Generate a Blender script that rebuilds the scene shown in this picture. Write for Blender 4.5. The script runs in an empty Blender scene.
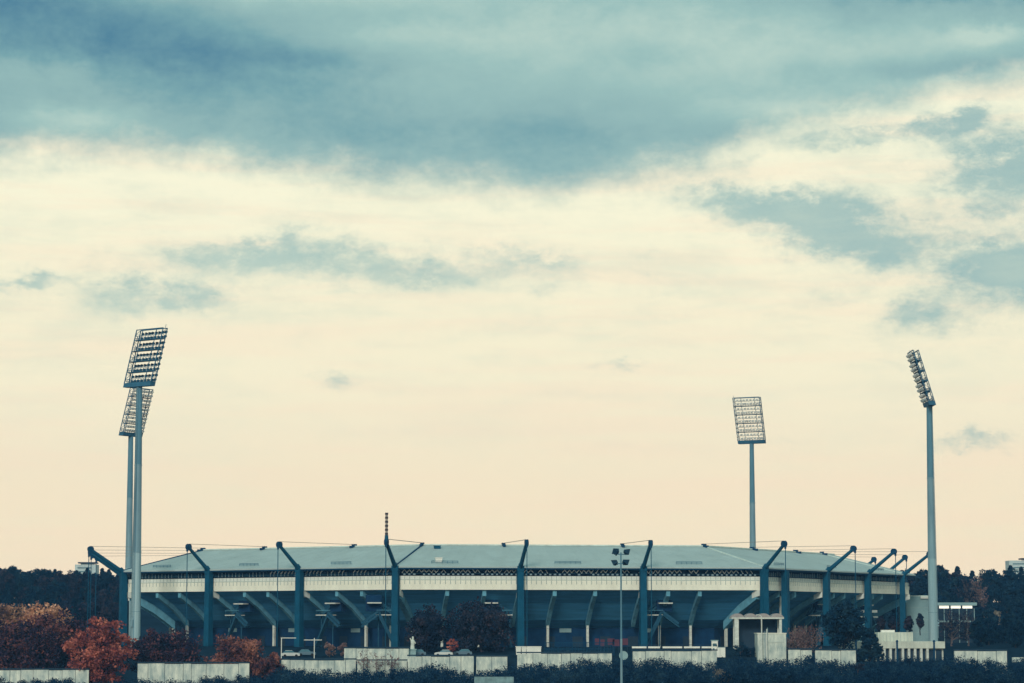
import bpy, math, random
import numpy as np
from mathutils import Vector, Matrix

random.seed(7)
RNG = np.random.default_rng(7)
SC = bpy.context.scene
COL = SC.collection
R = math.radians

# ------------------------------------------------------------------ camera numbers
FPX = 2520.0                       # focal length in pixels of a 1024 px wide frame
PITCH = math.atan(280.5 / FPX)     # the horizon lies at y = 622
CZ = 11.5                          # eye height above the low ground
GP = 5.3                           # height of the stadium's terrace


def at(px, py, Y):
    """the point of the place that is seen at (px, py) and lies Y metres ahead"""
    a = (px - 512) / FPX
    b = -(py - 341.5) / FPX
    dy = math.cos(PITCH) - b * math.sin(PITCH)
    dz = math.sin(PITCH) + b * math.cos(PITCH)
    s = Y / dy
    return Vector((a * s, Y, dz * s + CZ))


def X_(px, Y): return at(px, 622, Y).x
def Z_(py, Y): return at(512, py, Y).z


# ------------------------------------------------------------------ materials
def nt(mat):
    mat.use_nodes = True
    return mat.node_tree.nodes, mat.node_tree.links


def pm(name, col, rough=0.7, metal=0.0, vary=0.25, scale=0.6, bump=0.0, stretch=(1, 1, 1), col2=None, spec=0.15):
    m = bpy.data.materials.new(name)
    n, l = nt(m)
    b = n['Principled BSDF']
    b.inputs['Roughness'].default_value = rough
    b.inputs['Metallic'].default_value = metal
    b.inputs['Specular IOR Level'].default_value = spec
    tc = n.new('ShaderNodeTexCoord')
    mp = n.new('ShaderNodeMapping')
    mp.inputs['Scale'].default_value = stretch
    l.new(tc.outputs['Object'], mp.inputs['Vector'])
    no = n.new('ShaderNodeTexNoise')
    no.inputs['Scale'].default_value = scale
    no.inputs['Detail'].default_value = 6
    no.inputs['Roughness'].default_value = 0.65
    l.new(mp.outputs['Vector'], no.inputs['Vector'])
    rp = n.new('ShaderNodeValToRGB')
    rp.color_ramp.elements[0].position = 0.3
    rp.color_ramp.elements[1].position = 0.7
    c2 = col2 or [c * (1 - vary) for c in col]
    rp.color_ramp.elements[0].color = (*c2, 1)
    rp.color_ramp.elements[1].color = (*[min(1, c * (1 + vary * 0.5)) for c in col], 1)
    l.new(no.outputs['Fac'], rp.inputs['Fac'])
    l.new(rp.outputs['Color'], b.inputs['Base Color'])
    if bump:
        bp = n.new('ShaderNodeBump')
        bp.inputs['Strength'].default_value = bump
        bp.inputs['Distance'].default_value = 0.1
        l.new(no.outputs['Fac'], bp.inputs['Height'])
        l.new(bp.outputs['Normal'], b.inputs['Normal'])
    return m


def leafmat(name, cols, scale=0.25, trans=0.25):
    m = bpy.data.materials.new(name)
    n, l = nt(m)
    b = n['Principled BSDF']
    b.inputs['Roughness'].default_value = 0.9
    b.inputs['Specular IOR Level'].default_value = 0.03
    tc = n.new('ShaderNodeTexCoord')
    no = n.new('ShaderNodeTexNoise')
    no.noise_dimensions = '4D'
    no.inputs['Scale'].default_value = scale
    no.inputs['Detail'].default_value = 5
    no.inputs['Roughness'].default_value = 0.75
    oi = n.new('ShaderNodeObjectInfo')
    mu = n.new('ShaderNodeMath'); mu.operation = 'MULTIPLY'; mu.inputs[1].default_value = 20
    l.new(oi.outputs['Random'], mu.inputs[0]); l.new(mu.outputs[0], no.inputs['W'])
    l.new(tc.outputs['Object'], no.inputs['Vector'])
    rp = n.new('ShaderNodeValToRGB')
    els = rp.color_ramp.elements
    els[0].position, els[1].position = 0.37, 0.63
    els[0].color = (*cols[0], 1); els[1].color = (*cols[-1], 1)
    for i, c in enumerate(cols[1:-1]):
        e = els.new(0.37 + 0.26 * (i + 1) / (len(cols) - 1)); e.color = (*c, 1)
    l.new(no.outputs['Fac'], rp.inputs['Fac'])
    l.new(rp.outputs['Color'], b.inputs['Base Color'])
    tr = n.new('ShaderNodeBsdfTranslucent')
    l.new(rp.outputs['Color'], tr.inputs['Color'])
    mx = n.new('ShaderNodeMixShader'); mx.inputs[0].default_value = trans
    l.new(b.outputs[0], mx.inputs[1]); l.new(tr.outputs[0], mx.inputs[2])
    l.new(mx.outputs[0], n['Material Output'].inputs['Surface'])
    return m


M = {}
M['steel'] = pm('blue_steel', (0.004, 0.08, 0.15), 0.75, 0, 0.25, 0.5, spec=0.12)
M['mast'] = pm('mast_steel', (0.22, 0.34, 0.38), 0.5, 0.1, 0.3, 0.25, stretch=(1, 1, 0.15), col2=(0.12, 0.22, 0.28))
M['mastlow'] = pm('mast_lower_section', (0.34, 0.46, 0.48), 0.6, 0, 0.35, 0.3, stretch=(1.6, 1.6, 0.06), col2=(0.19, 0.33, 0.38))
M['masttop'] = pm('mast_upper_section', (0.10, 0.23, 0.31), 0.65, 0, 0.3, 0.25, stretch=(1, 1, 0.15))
M['headsteel'] = pm('head_steel', (0.03, 0.12, 0.20), 0.7, 0, 0.25, 0.6, spec=0.15)
M['lampback'] = pm('lamp_housing', (0.008, 0.04, 0.075), 0.7, 0, 0.3, 2)
M['lampglass'] = pm('lamp_glass', (0.85, 0.86, 0.82), 0.15, 0, 0.1, 2)
M['cable'] = pm('steel_cable', (0.3, 0.28, 0.25), 0.6, 0.2, 0.2, 1)
M['roof'] = pm('roof_sheet', (0.40, 0.49, 0.485), 0.75, 0, 0.13, 0.2, stretch=(1, 1, 0.4))
M['roofunder'] = pm('roof_underside', (0.05, 0.13, 0.18), 0.8)
M['roofedge'] = pm('roof_edge_trim', (0.55, 0.66, 0.62), 0.6)
M['ridge_lit'] = pm('ridge_cap_lit', (0.55, 0.66, 0.62), 0.6)  # pale tone stands for light reflected off the hips
M['fascia'] = pm('eave_steel', (0.003, 0.05, 0.115), 0.75, spec=0.12)
M['cream'] = pm('cream_concrete', (0.86, 0.85, 0.72), 0.85, 0, 0.14, 0.35, 0.1, stretch=(1, 1, 0.3))
M['creamup'] = pm('pale_grey_band', (0.74, 0.79, 0.73), 0.85, 0, 0.12, 0.5)
M['creamdull'] = pm('dull_cream_render', (0.56, 0.60, 0.52), 0.9, 0, 0.25, 0.6, stretch=(1, 1, 0.4))
M['joint'] = pm('panel_joint', (0.42, 0.50, 0.47), 0.9)
M['pale'] = pm('pale_lattice', (0.75, 0.83, 0.84), 0.7, 0, 0.3, 1.2)
M['pale2'] = pm('dull_post', (0.26, 0.38, 0.45), 0.8)
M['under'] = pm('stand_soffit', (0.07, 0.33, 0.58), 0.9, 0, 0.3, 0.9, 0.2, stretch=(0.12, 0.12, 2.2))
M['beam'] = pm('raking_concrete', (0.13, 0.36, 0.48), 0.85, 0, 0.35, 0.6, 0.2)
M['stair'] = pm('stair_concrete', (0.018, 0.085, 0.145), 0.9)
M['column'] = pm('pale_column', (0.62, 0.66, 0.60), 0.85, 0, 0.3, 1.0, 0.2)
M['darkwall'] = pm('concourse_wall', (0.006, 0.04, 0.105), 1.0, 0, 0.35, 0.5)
M['concrete'] = pm('wall_concrete', (0.68, 0.70, 0.60), 0.95, 0, 0.3, 0.7, 0.3, stretch=(1, 1, 0.4), col2=(0.24, 0.33, 0.34))
M['footing'] = pm('mossy_concrete', (0.20, 0.32, 0.34), 0.95, 0, 0.5, 0.8, 0.3)
M['coping'] = pm('dark_coping', (0.02, 0.05, 0.08), 0.9)
M['white'] = pm('white_paint', (0.78, 0.79, 0.72), 0.6, 0, 0.12, 0.8)
M['grey'] = pm('grey_render', (0.26, 0.40, 0.42), 0.85, 0, 0.12, 0.3)
M['glass'] = pm('teal_glazing', (0.05, 0.16, 0.21), 0.12, 0, 0.4, 0.5, spec=0.8)
M['dark'] = pm('dark_opening', (0.015, 0.04, 0.07), 0.6)
M['towerwhite'] = pm('tower_render', (0.50, 0.60, 0.60), 0.8)
M['red'] = pm('faded_red', (0.11, 0.045, 0.07), 0.9)
M['rust'] = pm('scalloped_roof', (0.36, 0.33, 0.32), 0.85)
M['bark'] = pm('bark', (0.035, 0.04, 0.05), 0.95, 0, 0.4, 2)
M['palebark'] = pm('pale_bark', (0.16, 0.13, 0.13), 0.95, 0, 0.4, 2)
M['antred'] = pm('antenna_dark', (0.05, 0.04, 0.05), 0.6)
M['antwhite'] = pm('antenna_pale', (0.36, 0.33, 0.28), 0.6)
M['asphalt'] = pm('ground_mix', (0.012, 0.032, 0.055), 1.0, 0, 0.4, 0.08, 0.3, spec=0.0)
M['carwhite'] = pm('white_car_paint', (0.55, 0.58, 0.56), 0.3, 0, 0.05)
M['carblue'] = pm('blue_grey_car_paint', (0.10, 0.17, 0.22), 0.3, 0, 0.05)
M['tyre'] = pm('tyre', (0.02, 0.02, 0.02), 0.9)
lit = bpy.data.materials.new('lit_strip')
n_, l_ = nt(lit)
n_['Principled BSDF'].inputs['Emission Color'].default_value = (1, 0.93, 0.75, 1)
n_['Principled BSDF'].inputs['Emission Strength'].default_value = 0.8
M['lit'] = lit

M['leaf_dark'] = leafmat('leaves_dark', [(0.002, 0.02, 0.052), (0.007, 0.038, 0.08), (0.025, 0.065, 0.09)])
M['leaf_brown'] = leafmat('leaves_brown', [(0.006, 0.02, 0.052), (0.02, 0.034, 0.064), (0.085, 0.062, 0.075)])
M['leaf_orange'] = leafmat('leaves_orange', [(0.10, 0.06, 0.07), (0.62, 0.31, 0.19), (0.95, 0.6, 0.42)])
M['leaf_red'] = leafmat('leaves_red', [(0.02, 0.02, 0.05), (0.34, 0.09, 0.075), (0.85, 0.31, 0.21)])
M['leaf_maroon'] = leafmat('leaves_maroon', [(0.007, 0.017, 0.048), (0.045, 0.03, 0.055), (0.30, 0.11, 0.09)])
M['leaf_rust'] = leafmat('leaves_rust', [(0.018, 0.02, 0.05), (0.18, 0.07, 0.065), (0.58, 0.25, 0.17)])
M['leaf_faded'] = leafmat('leaves_faded', [(0.05, 0.04, 0.06), (0.28, 0.15, 0.11), (0.6, 0.34, 0.22)])
M['leaf_pink'] = leafmat('leaves_dusty', [(0.10, 0.06, 0.07), (0.22, 0.14, 0.14), (0.34, 0.22, 0.19)])
M['leaf_dry'] = leafmat('leaves_dry', [(0.10, 0.10, 0.10), (0.20, 0.18, 0.16), (0.3, 0.26, 0.2)])
M['leaf_shrub'] = leafmat('leaves_shrub', [(0.002, 0.018, 0.05), (0.006, 0.036, 0.085), (0.035, 0.085, 0.125)], 0.3)


# ------------------------------------------------------------------ mesh building
class MB:
    def __init__(s):
        s.v, s.f, s.m, s.mats = [], [], [], []

    def mi(s, mat):
        if mat not in s.mats: s.mats.append(mat)
        return s.mats.index(mat)

    def add(s, vs, fs, mat):
        o = len(s.v); k = s.mi(mat)
        s.v += [tuple(v) for v in vs]
        for f in fs:
            s.f.append(tuple(i + o for i in f)); s.m.append(k)

    def hexa(s, p, mat):           # 8 points: bottom ring then top ring
        s.add(p, [(3, 2, 1, 0), (4, 5, 6, 7), (0, 1, 5, 4), (1, 2, 6, 5), (2, 3, 7, 6), (3, 0, 4, 7)], mat)

    def box(s, lo, hi, mat):
        x0, y0, z0 = lo; x1, y1, z1 = hi
        s.hexa([(x0, y0, z0), (x1, y0, z0), (x1, y1, z0), (x0, y1, z0),
                (x0, y0, z1), (x1, y0, z1), (x1, y1, z1), (x0, y1, z1)], mat)

    def obox(s, c, t, n, half, z0, z1, mat):   # box turned to the ground axes t, n
        c = Vector((c[0], c[1])); t = Vector(t); n = Vector(n)
        q = [c - t * half[0] - n * half[1], c + t * half[0] - n * half[1], c + t * half[0] + n * half[1], c - t * half[0] + n * half[1]]
        s.hexa([(*p, z0) for p in q] + [(*p, z1) for p in q], mat)

    def bar(s, a, b, w, h, mat, up=(0, 0, 1)):  # rectangular bar from a to b
        a = Vector(a); b = Vector(b); d = (b - a).normalized(); up = Vector(up)
        if abs(d.dot(up)) > 0.98: up = Vector((1, 0, 0))
        sx = d.cross(up).normalized() * w / 2; sy = sx.cross(d).normalized() * h / 2
        s.hexa([a - sx - sy, a + sx - sy, a + sx + sy, a - sx + sy, b - sx - sy, b + sx - sy, b + sx + sy, b - sx + sy], mat)

    def tube(s, a, b, r0, r1, mat, k=8):
        a = Vector(a); b = Vector(b); d = (b - a).normalized()
        u = d.cross(Vector((0, 0, 1)) if abs(d.z) < 0.98 else Vector((1, 0, 0))).normalized(); w = d.cross(u)
        vs = [a + (u * math.cos(2 * math.pi * i / k) + w * math.sin(2 * math.pi * i / k)) * r0 for i in range(k)]
        vs += [b + (u * math.cos(2 * math.pi * i / k) + w * math.sin(2 * math.pi * i / k)) * r1 for i in range(k)]
        fs = [(i, (i + 1) % k, k + (i + 1) % k, k + i) for i in range(k)] + [tuple(range(k))[::-1], tuple(range(k, 2 * k))]
        s.add(vs, fs, mat)

    def quad(s, p, mat): s.add(p, [(0, 1, 2, 3)], mat)

    def build(s, name, parent=None, loc=(0, 0, 0), rot=(0, 0, 0), smooth=False):
        me = bpy.data.meshes.new(name)
        me.from_pydata(s.v, [], s.f); 
        for m in s.mats: me.materials.append(m)
        me.polygons.foreach_set('material_index', s.m)
        if smooth: me.polygons.foreach_set('use_smooth', [True] * len(s.f))
        me.update()
        return link(name, me, parent, loc, rot)


def link(name, me, parent=None, loc=(0, 0, 0), rot=(0, 0, 0)):
    o = bpy.data.objects.new(name, me); COL.objects.link(o)
    o.parent = parent; o.location = loc; o.rotation_euler = rot
    return o


def tag(o, label=None, cat=None, group=None, kind=None):
    if label: o['label'] = label
    if cat: o['category'] = cat
    if group: o['group'] = group
    if kind: o['kind'] = kind
    return o


def thing(name, label, cat, loc=(0, 0, 0), rz=0, group=None):
    o = bpy.data.objects.new(name, None); COL.objects.link(o)
    o.empty_display_size = 0.5
    o.location = loc; o.rotation_euler = (0, 0, rz)
    return tag(o, label, cat, group)


def copy_tree(o, parent=None):
    c = o.copy(); COL.objects.link(c); c.parent = parent
    for ch in list(o.children): copy_tree(ch, c)
    return c


# ------------------------------------------------------------------ terrain
def sm(a, b, x):
    t = min(1, max(0, (x - a) / (b - a))); return t * t * (3 - 2 * t)


def ground_z(x, y):
    e = sm(-60, -50, x)
    left = -2.9 + 8.2 * sm(598, 626, y)
    right = -2.9 + 6.4 * sm(574.6, 577.5, y) + 1.8 * sm(577.5, 602, y)
    low = -2.9 + 5.2 * sm(574.6, 577.5, y) + 3.0 * sm(604, 640, y)
    e2 = sm(62, 72, x)
    z = left * (1 - e) + (right * (1 - e2) + low * e2) * e
    return z + 15.5 * sm(850, 960, y) + 2.0 * math.sin(x * 0.021 + 1) * sm(870, 980, y)


ys = list(np.arange(-60, 540, 20)) + list(np.arange(540, 574, 4)) + [574.6, 575.5, 576.5, 577.5] + list(np.arange(580, 640, 4)) + list(np.arange(640, 860, 20)) + list(np.arange(860, 1260, 10))
xs = list(np.arange(-480, -80, 20)) + list(np.arange(-80, -40, 2)) + list(np.arange(-40, 60, 10)) + list(np.arange(60, 76, 2)) + list(np.arange(80, 490, 10))
g = MB()
gv = [(x, y, ground_z(x, y)) for y in ys for x in xs]
nx = len(xs)
gf = [(j * nx + i, j * nx + i + 1, (j + 1) * nx + i + 1, (j + 1) * nx + i) for j in range(len(ys) - 1) for i in range(nx - 1)]
g.add(gv, gf, M['asphalt'])
tag(g.build('ground', smooth=True), kind='structure')

# ------------------------------------------------------------------ stadium
V2 = lambda x, y: Vector((x, y))
P3 = V2(-28.3, 615.7); P0 = V2(-103.1, 671.7); P6 = V2(62.6, 628.5); Q3 = V2(115.0, 725.3)
B0 = V2(98, 800); B3 = V2(32, 850); B6 = V2(-59, 837.5); BQ = V2(-116.5, 764)
CORN = [P0, P3, P6, Q3, B0, B3, B6, BQ]
NC = len(CORN)


def edge(i):
    a, b = CORN[i], CORN[(i + 1) % NC]
    t = (b - a).normalized()
    return a, b, t, V2(t.y, -t.x)


def inset(d):                      # corners of the outline moved outwards by d
    out = []
    for i in range(NC):
        _, _, t0, n0 = edge(i - 1); a, _, t1, n1 = edge(i)
        m = (n0 + n1).normalized()
        out.append(a + m * d / m.dot(n0))
    return out


stadium = thing('stadium', 'large octagonal football stadium with pale teal roof, cream parapet band and dark blue pylons', 'stadium', (1.7, 733, GP))
OFF = tuple(-c for c in stadium.location)


def spart(mb, name, **k): return mb.build(name, stadium, OFF, **k)


ZE, ZF, ZPT, ZPB, ZIN, ZTIP, ZB = CZ + 13.5, CZ + 12.85, CZ + 11.2, CZ + 7.85, CZ + 19.3, CZ + 19.0, CZ + 0.0
ov, ov2 = inset(0.65), inset(0.55)
inn, inn2 = inset(-21.4), inset(-21.0)
pa, pb = inset(-1.2), inset(-1.6)
z3 = lambda p, z: (p.x, p.y, z)

NODES = []                         # pylon positions with outward direction and stay length
for i in range(NC):
    a, b, t, n = edge(i)
    prev_t, prev_n = edge(i - 1)[2:]
    m = (prev_n + n).normalized()
    NODES.append((a - prev_t * (9.5 if i == 3 else 0), m, 21.0 / m.dot(n), True, i))
    L = (b - a).length
    fr = [1 / 3, 2 / 3]
    if i == 2: fr = [42.1 / L, 72.9 / L]
    for q in fr: NODES.append((a + t * L * q, V2(n.x * math.cos(.06) - n.y * math.sin(.06), n.y * math.cos(.06) + n.x * math.sin(.06)) if i == 1 else n, 21.0, False, i))

for i in range(NC):
    a, b, t, n = edge(i); j = (i + 1) % NC
    L = (b - a).length
    # roof: sheet panel with standing seams
    mb = MB()
    mb.hexa([z3(ov[i], ZE - 0.35), z3(ov[j], ZE - 0.35), z3(inn[j], ZIN - 0.6), z3(inn[i], ZIN - 0.6),
             z3(ov[i], ZE), z3(ov[j], ZE), z3(inn[j], ZIN), z3(inn[i], ZIN)], M['roof'])
    ns = int(L / 2.6)
    for k in range(1, ns):
        q = k / ns
        p = ov[i].lerp(ov[j], q); r = inn[i].lerp(inn[j], q)
        mb.bar(z3(p, ZE), z3(r, ZIN), 0.06, 0.05, M['roof'])
    rp = spart(mb, 'roof_panel')
    mb = MB()                      # pale gutter trim along the inner edge
    mb.bar(z3(inn2[i], ZIN + 0.08), z3(inn2[j], ZIN + 0.08), 0.5, 0.35, M['roofedge'])
    mb.build('roof_edge', rp)
    if i in (0, 1, 2):             # snow guards near the eave
        for q0 in (0.1, 0.43, 0.76):
            mb = MB()
            p = ov[i].lerp(ov[j], q0) - n * 2.4; r = p + t * 6.5
            zz = ZE + (ZIN - ZE) * 3.05 / 22.05
            for h in (0.25, 0.55): mb.bar(z3(p, zz + h), z3(r, zz + h), 0.08, 0.12, M['steel'])
            for k in range(6):
                c = p.lerp(r, k / 5); mb.bar(z3(c, zz - 0.05), z3(c, zz + 0.6), 0.08, 0.08, M['steel'])
            mb.build('snow_guard', rp)
    # eave fascia beam
    mb = MB()
    mb.hexa([z3(ov2[i] - n * 0.8, ZF), z3(ov2[j] - n * 0.8, ZF), z3(ov2[j], ZF), z3(ov2[i], ZF),
             z3(ov2[i] - n * 0.8, ZE - 0.36), z3(ov2[j] - n * 0.8, ZE - 0.36), z3(ov2[j], ZE - 0.36), z3(ov2[i], ZE - 0.36)], M['fascia'])
    spart(mb, 'eave_beam')
    # parapet: upper pale band and lower cream panels with joints
    mb = MB()
    zs = ZPB + 2.3
    po, pi, pq = inset(-1.2), inset(-1.9), inset(-1.12)
    mb.hexa([z3(pi[i], ZPB), z3(pi[j], ZPB), z3(po[j], ZPB), z3(po[i], ZPB), z3(pi[i], zs), z3(pi[j], zs), z3(po[j], zs), z3(po[i], zs)][::1], M['cream'])
    po2 = inset(-1.32)
    mb.hexa([z3(pi[i], zs + 0.16), z3(pi[j], zs + 0.16), z3(po2[j], zs + 0.16), z3(po2[i], zs + 0.16), z3(pi[i], ZPT), z3(pi[j], ZPT), z3(po2[j], ZPT), z3(po2[i], ZPT)], M['creamup'])
    mb.bar(z3(po2[i] - n * 0.15, zs + 0.08), z3(po2[j] - n * 0.15, zs + 0.08), 0.25, 0.16, M['joint'])
    k = 0.6
    while k < L - 0.6:
        c = pq[i] + t * k
        mb.obox(c - n * .06, t, n, (0.08, 0.03), zs - 0.95, zs - 0.02, M['joint'])
        mb.obox(c - n * 0.18, t, n, (0.06, 0.03), zs + 0.2, ZPT - 0.03, M['joint'])
        k += 1.25
    spart(mb, 'parapet')
    # lattice and seats seen in the slot between parapet and eave
    if i in (0, 1, 2, 7, 3):
        mb = MB()
        ti = inset(-1.7)
        k = 1.0; pitch = 1.2; rr = random.Random(i)
        mb.bar(z3(ti[i] + t * 1, ZF - .06), z3(ti[i] + t * (L - 1), ZF - .06), .1, .1, M['headsteel'])
        mb.bar(z3(ti[i] + t * 1, ZPT + .62), z3(ti[i] + t * (L - 1), ZPT + .62), .1, .1, M['headsteel'])
        while k < L - 2.4:
            c = ti[i] + t * k; d = c + t * pitch * 0.5; e = c + t * pitch
            gap = (math.sin(k * 0.55 + i) + rr.uniform(-0.8, 0.8)) > 1.3
            if i == 1:
                if not gap:
                    h0 = rr.uniform(.75, .95)
                    if rr.random() < .8: mb.bar(z3(c, ZF - h0), z3(d, ZF - 0.1), 0.34, 0.2, M['pale'])
                    if rr.random() < .7: mb.bar(z3(d, ZF - 0.1), z3(e, ZF - h0), 0.2, 0.2, M['pale'])
                if rr.random() < .9: mb.obox(d, t, n, (rr.uniform(.2, .3), 0.1), ZPT + 0.22, ZPT + 0.6, M['pale2'])
            else:
                mb.obox(c, t, n, (0.085, 0.07), ZPT + 0.25, ZF - rr.choice((.3, .5, .5)), M['headsteel'] if rr.random() < .12 else M['pale2'])
                mb.obox(d, t, n, (0.05, 0.07), ZPT + 0.25, ZF - .6, M['headsteel'])
                if i == 0 and k > L * .5 and not gap and rr.random() < .7: mb.bar(z3(c, ZF - .8), z3(d, ZF - 0.1), 0.2, 0.2, M['pale'])
            k += pitch
        spart(mb, 'lattice_truss')
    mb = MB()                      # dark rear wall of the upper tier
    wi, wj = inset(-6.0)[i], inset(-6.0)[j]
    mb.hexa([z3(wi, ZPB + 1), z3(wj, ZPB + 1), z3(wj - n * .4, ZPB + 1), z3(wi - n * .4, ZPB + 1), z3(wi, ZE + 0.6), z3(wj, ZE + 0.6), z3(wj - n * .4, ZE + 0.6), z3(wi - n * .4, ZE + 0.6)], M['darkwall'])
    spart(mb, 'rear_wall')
    # bent soffit of the stand, from under the parapet down to the columns
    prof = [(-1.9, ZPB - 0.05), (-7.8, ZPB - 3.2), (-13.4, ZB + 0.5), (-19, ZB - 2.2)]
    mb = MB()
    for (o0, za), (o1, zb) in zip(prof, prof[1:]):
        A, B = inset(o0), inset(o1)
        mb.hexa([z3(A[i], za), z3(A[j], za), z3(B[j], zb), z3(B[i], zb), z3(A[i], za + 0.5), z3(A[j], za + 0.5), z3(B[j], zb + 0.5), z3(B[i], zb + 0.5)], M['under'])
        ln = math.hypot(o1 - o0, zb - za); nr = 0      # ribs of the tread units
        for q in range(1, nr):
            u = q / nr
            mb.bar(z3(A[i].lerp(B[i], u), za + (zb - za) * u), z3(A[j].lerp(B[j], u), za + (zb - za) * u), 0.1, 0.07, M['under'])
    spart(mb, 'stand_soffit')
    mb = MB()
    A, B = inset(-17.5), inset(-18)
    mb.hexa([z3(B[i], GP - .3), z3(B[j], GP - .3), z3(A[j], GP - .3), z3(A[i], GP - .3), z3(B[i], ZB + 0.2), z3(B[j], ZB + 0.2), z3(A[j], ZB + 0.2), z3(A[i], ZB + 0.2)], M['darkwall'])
    if i in (0, 1, 2):             # doors and a grey sign strip on the concourse wall
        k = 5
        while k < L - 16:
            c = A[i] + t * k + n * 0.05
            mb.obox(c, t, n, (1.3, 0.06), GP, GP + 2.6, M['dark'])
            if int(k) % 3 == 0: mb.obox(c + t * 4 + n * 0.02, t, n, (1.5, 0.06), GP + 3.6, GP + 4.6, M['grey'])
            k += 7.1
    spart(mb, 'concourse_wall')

# raking beams and columns of the three facets one can see (and the next ones round the corners)
for i in (0, 1, 2, 3, 7):
    a, b, t, n = edge(i); L = (b - a).length
    prev_n = edge(i - 1)[3]
    mcorner = (prev_n + n).normalized()
    third = [0, 1 / 3, 2 / 3, 1] if i != 2 else [0, 42.1 / L, 72.9 / L, 100.5 / L]
    sub = {1: ((.42, .72), (.29, .62), (.22, .48))}.get(i, ((.34, .6),) * 3)
    fracs = []
    for q in range(3):
        fracs.append((third[q], True))
        fracs += [(third[q] + (third[q + 1] - third[q]) * u, False) for u in sub[q]]
    for k, (frac, main) in enumerate(fracs):
        corner = k == 0
        c = a + t * L * frac
        d = mcorner if corner else n
        s = 1 / d.dot(n)
        tt = V2(-d.y, d.x)
        w, h = (1.5, 1.9) if corner else ((0.9, 1.2) if main else (0.95, 1.2))
        pts = [(-1.95, ZPB - 0.3), (-4.5, ZPB - 1.75), (-7.8, ZPB - 3.55), (-10.8, ZPB - 5.75), (-13.5, ZB + 0.0)]
        mb = MB()
        for (o0, za), (o1, zb) in zip(pts, pts[1:]):
            p, q = c + d * o0 * s, c + d * o1 * s
            mb.hexa([z3(p - tt * w / 2, za - h), z3(p + tt * w / 2, za - h), z3(q + tt * w / 2, zb - h), z3(q - tt * w / 2, zb - h),
                     z3(p - tt * w / 2, za + .2), z3(p + tt * w / 2, za + .2), z3(q + tt * w / 2, zb + .2), z3(q - tt * w / 2, zb + .2)], M['beam'])
        bm_ = spart(mb, 'raking_beam')
        if main:                   # cream head of the main frames, just under the parapet
            mb = MB()
            p, q = c - d * 1.0 * s, c - d * 3.4 * s
            w2 = w / 2 + 0.06
            mb.hexa([z3(p - tt * w2, ZPB - 1.4), z3(p + tt * w2, ZPB - 1.4), z3(q + tt * w2, ZPB - 2.0), z3(q - tt * w2, ZPB - 2.0),
                     z3(p - tt * w2, ZPB - .03), z3(p + tt * w2, ZPB - .03), z3(q + tt * w2, ZPB - .03), z3(q - tt * w2, ZPB - .03)], M['creamup'])
            mb.build('beam_head', bm_)
        if main and not corner: continue
        mb = MB()
        p = c - d * 13.4 * s
        mb.obox(p, tt, d, (0.3, 0.3), GP - 0.2, ZB - 0.25, M['column'])
        mb.obox(p, tt, d, (0.34, 0.34), ZB - 1.7, ZB - 1.55, M['joint'])
        spart(mb, 'column')

# staircases behind the pylons
for i in (0, 1, 2):
    a, b, t, n = edge(i)
    frs = [1 / 3, 2 / 3] if i < 2 else [42.1 / 100.5, 72.9 / 100.5]
    if i == 1: frs = [0.02, 1 / 3, 2 / 3]
    for q in frs:
        c = a + t * (b - a).length * q
        sg = 1 if (i != 1 or q > 0.5) else -1
        mb = MB()
        def W(tx, ny, z): 
            p = c + t * tx * sg - n * ny; return (p.x, p.y, z)
        mb.obox(c + t * sg * 3.6 - n * 6, t, n, (2.4, 1.2), CZ + 1.6, CZ + 1.85, M['column'])     # lower landing
        mb.obox(c + t * sg * 6.6 - n * 5, t, n, (1.7, 1.0), CZ + 4.5, CZ + 4.8, M['column'])     # upper landing
        mb.obox(c + t * sg * 6.6 - n * 7.0, t, n, (1.9, 0.8), CZ + 2.6, CZ + 6.6, M['darkwall'])
        for s0, s1 in ((W(1.5, 4.8, GP), W(5.6, 4.8, CZ + 1.7)), (W(1.6, 7.4, CZ + 1.8), W(6.6, 7.4, CZ + 4.8)), (W(9.8, 4.2, CZ - 1.2), W(5.8, 4.2, CZ + 1.7))):
            mb.bar(s0, s1, 1.3, 0.4, M['stair'])
            mb.bar(Vector(s0) + Vector((0, 0, .8)), Vector(s1) + Vector((0, 0, .8)), 0.1, 0.6, M['stair'])
        for tx in (1.6, 5.4): mb.bar(W(tx, 6.6, GP - .2), W(tx, 6.6, CZ + 1.6), 0.25, 0.25, M['stair'])
        for tx in (1.4, 2.6, 3.8, 5.0, 5.9): mb.bar(W(tx, 4.85, CZ + 1.9), W(tx, 4.85, CZ + 2.9), 0.08, 0.08, M['stair'])
        mb.bar(W(1.2, 4.85, CZ + 2.9), W(6.0, 4.85, CZ + 2.9), 0.1, 0.1, M['beam'])
        spart(mb, 'staircase')

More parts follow.
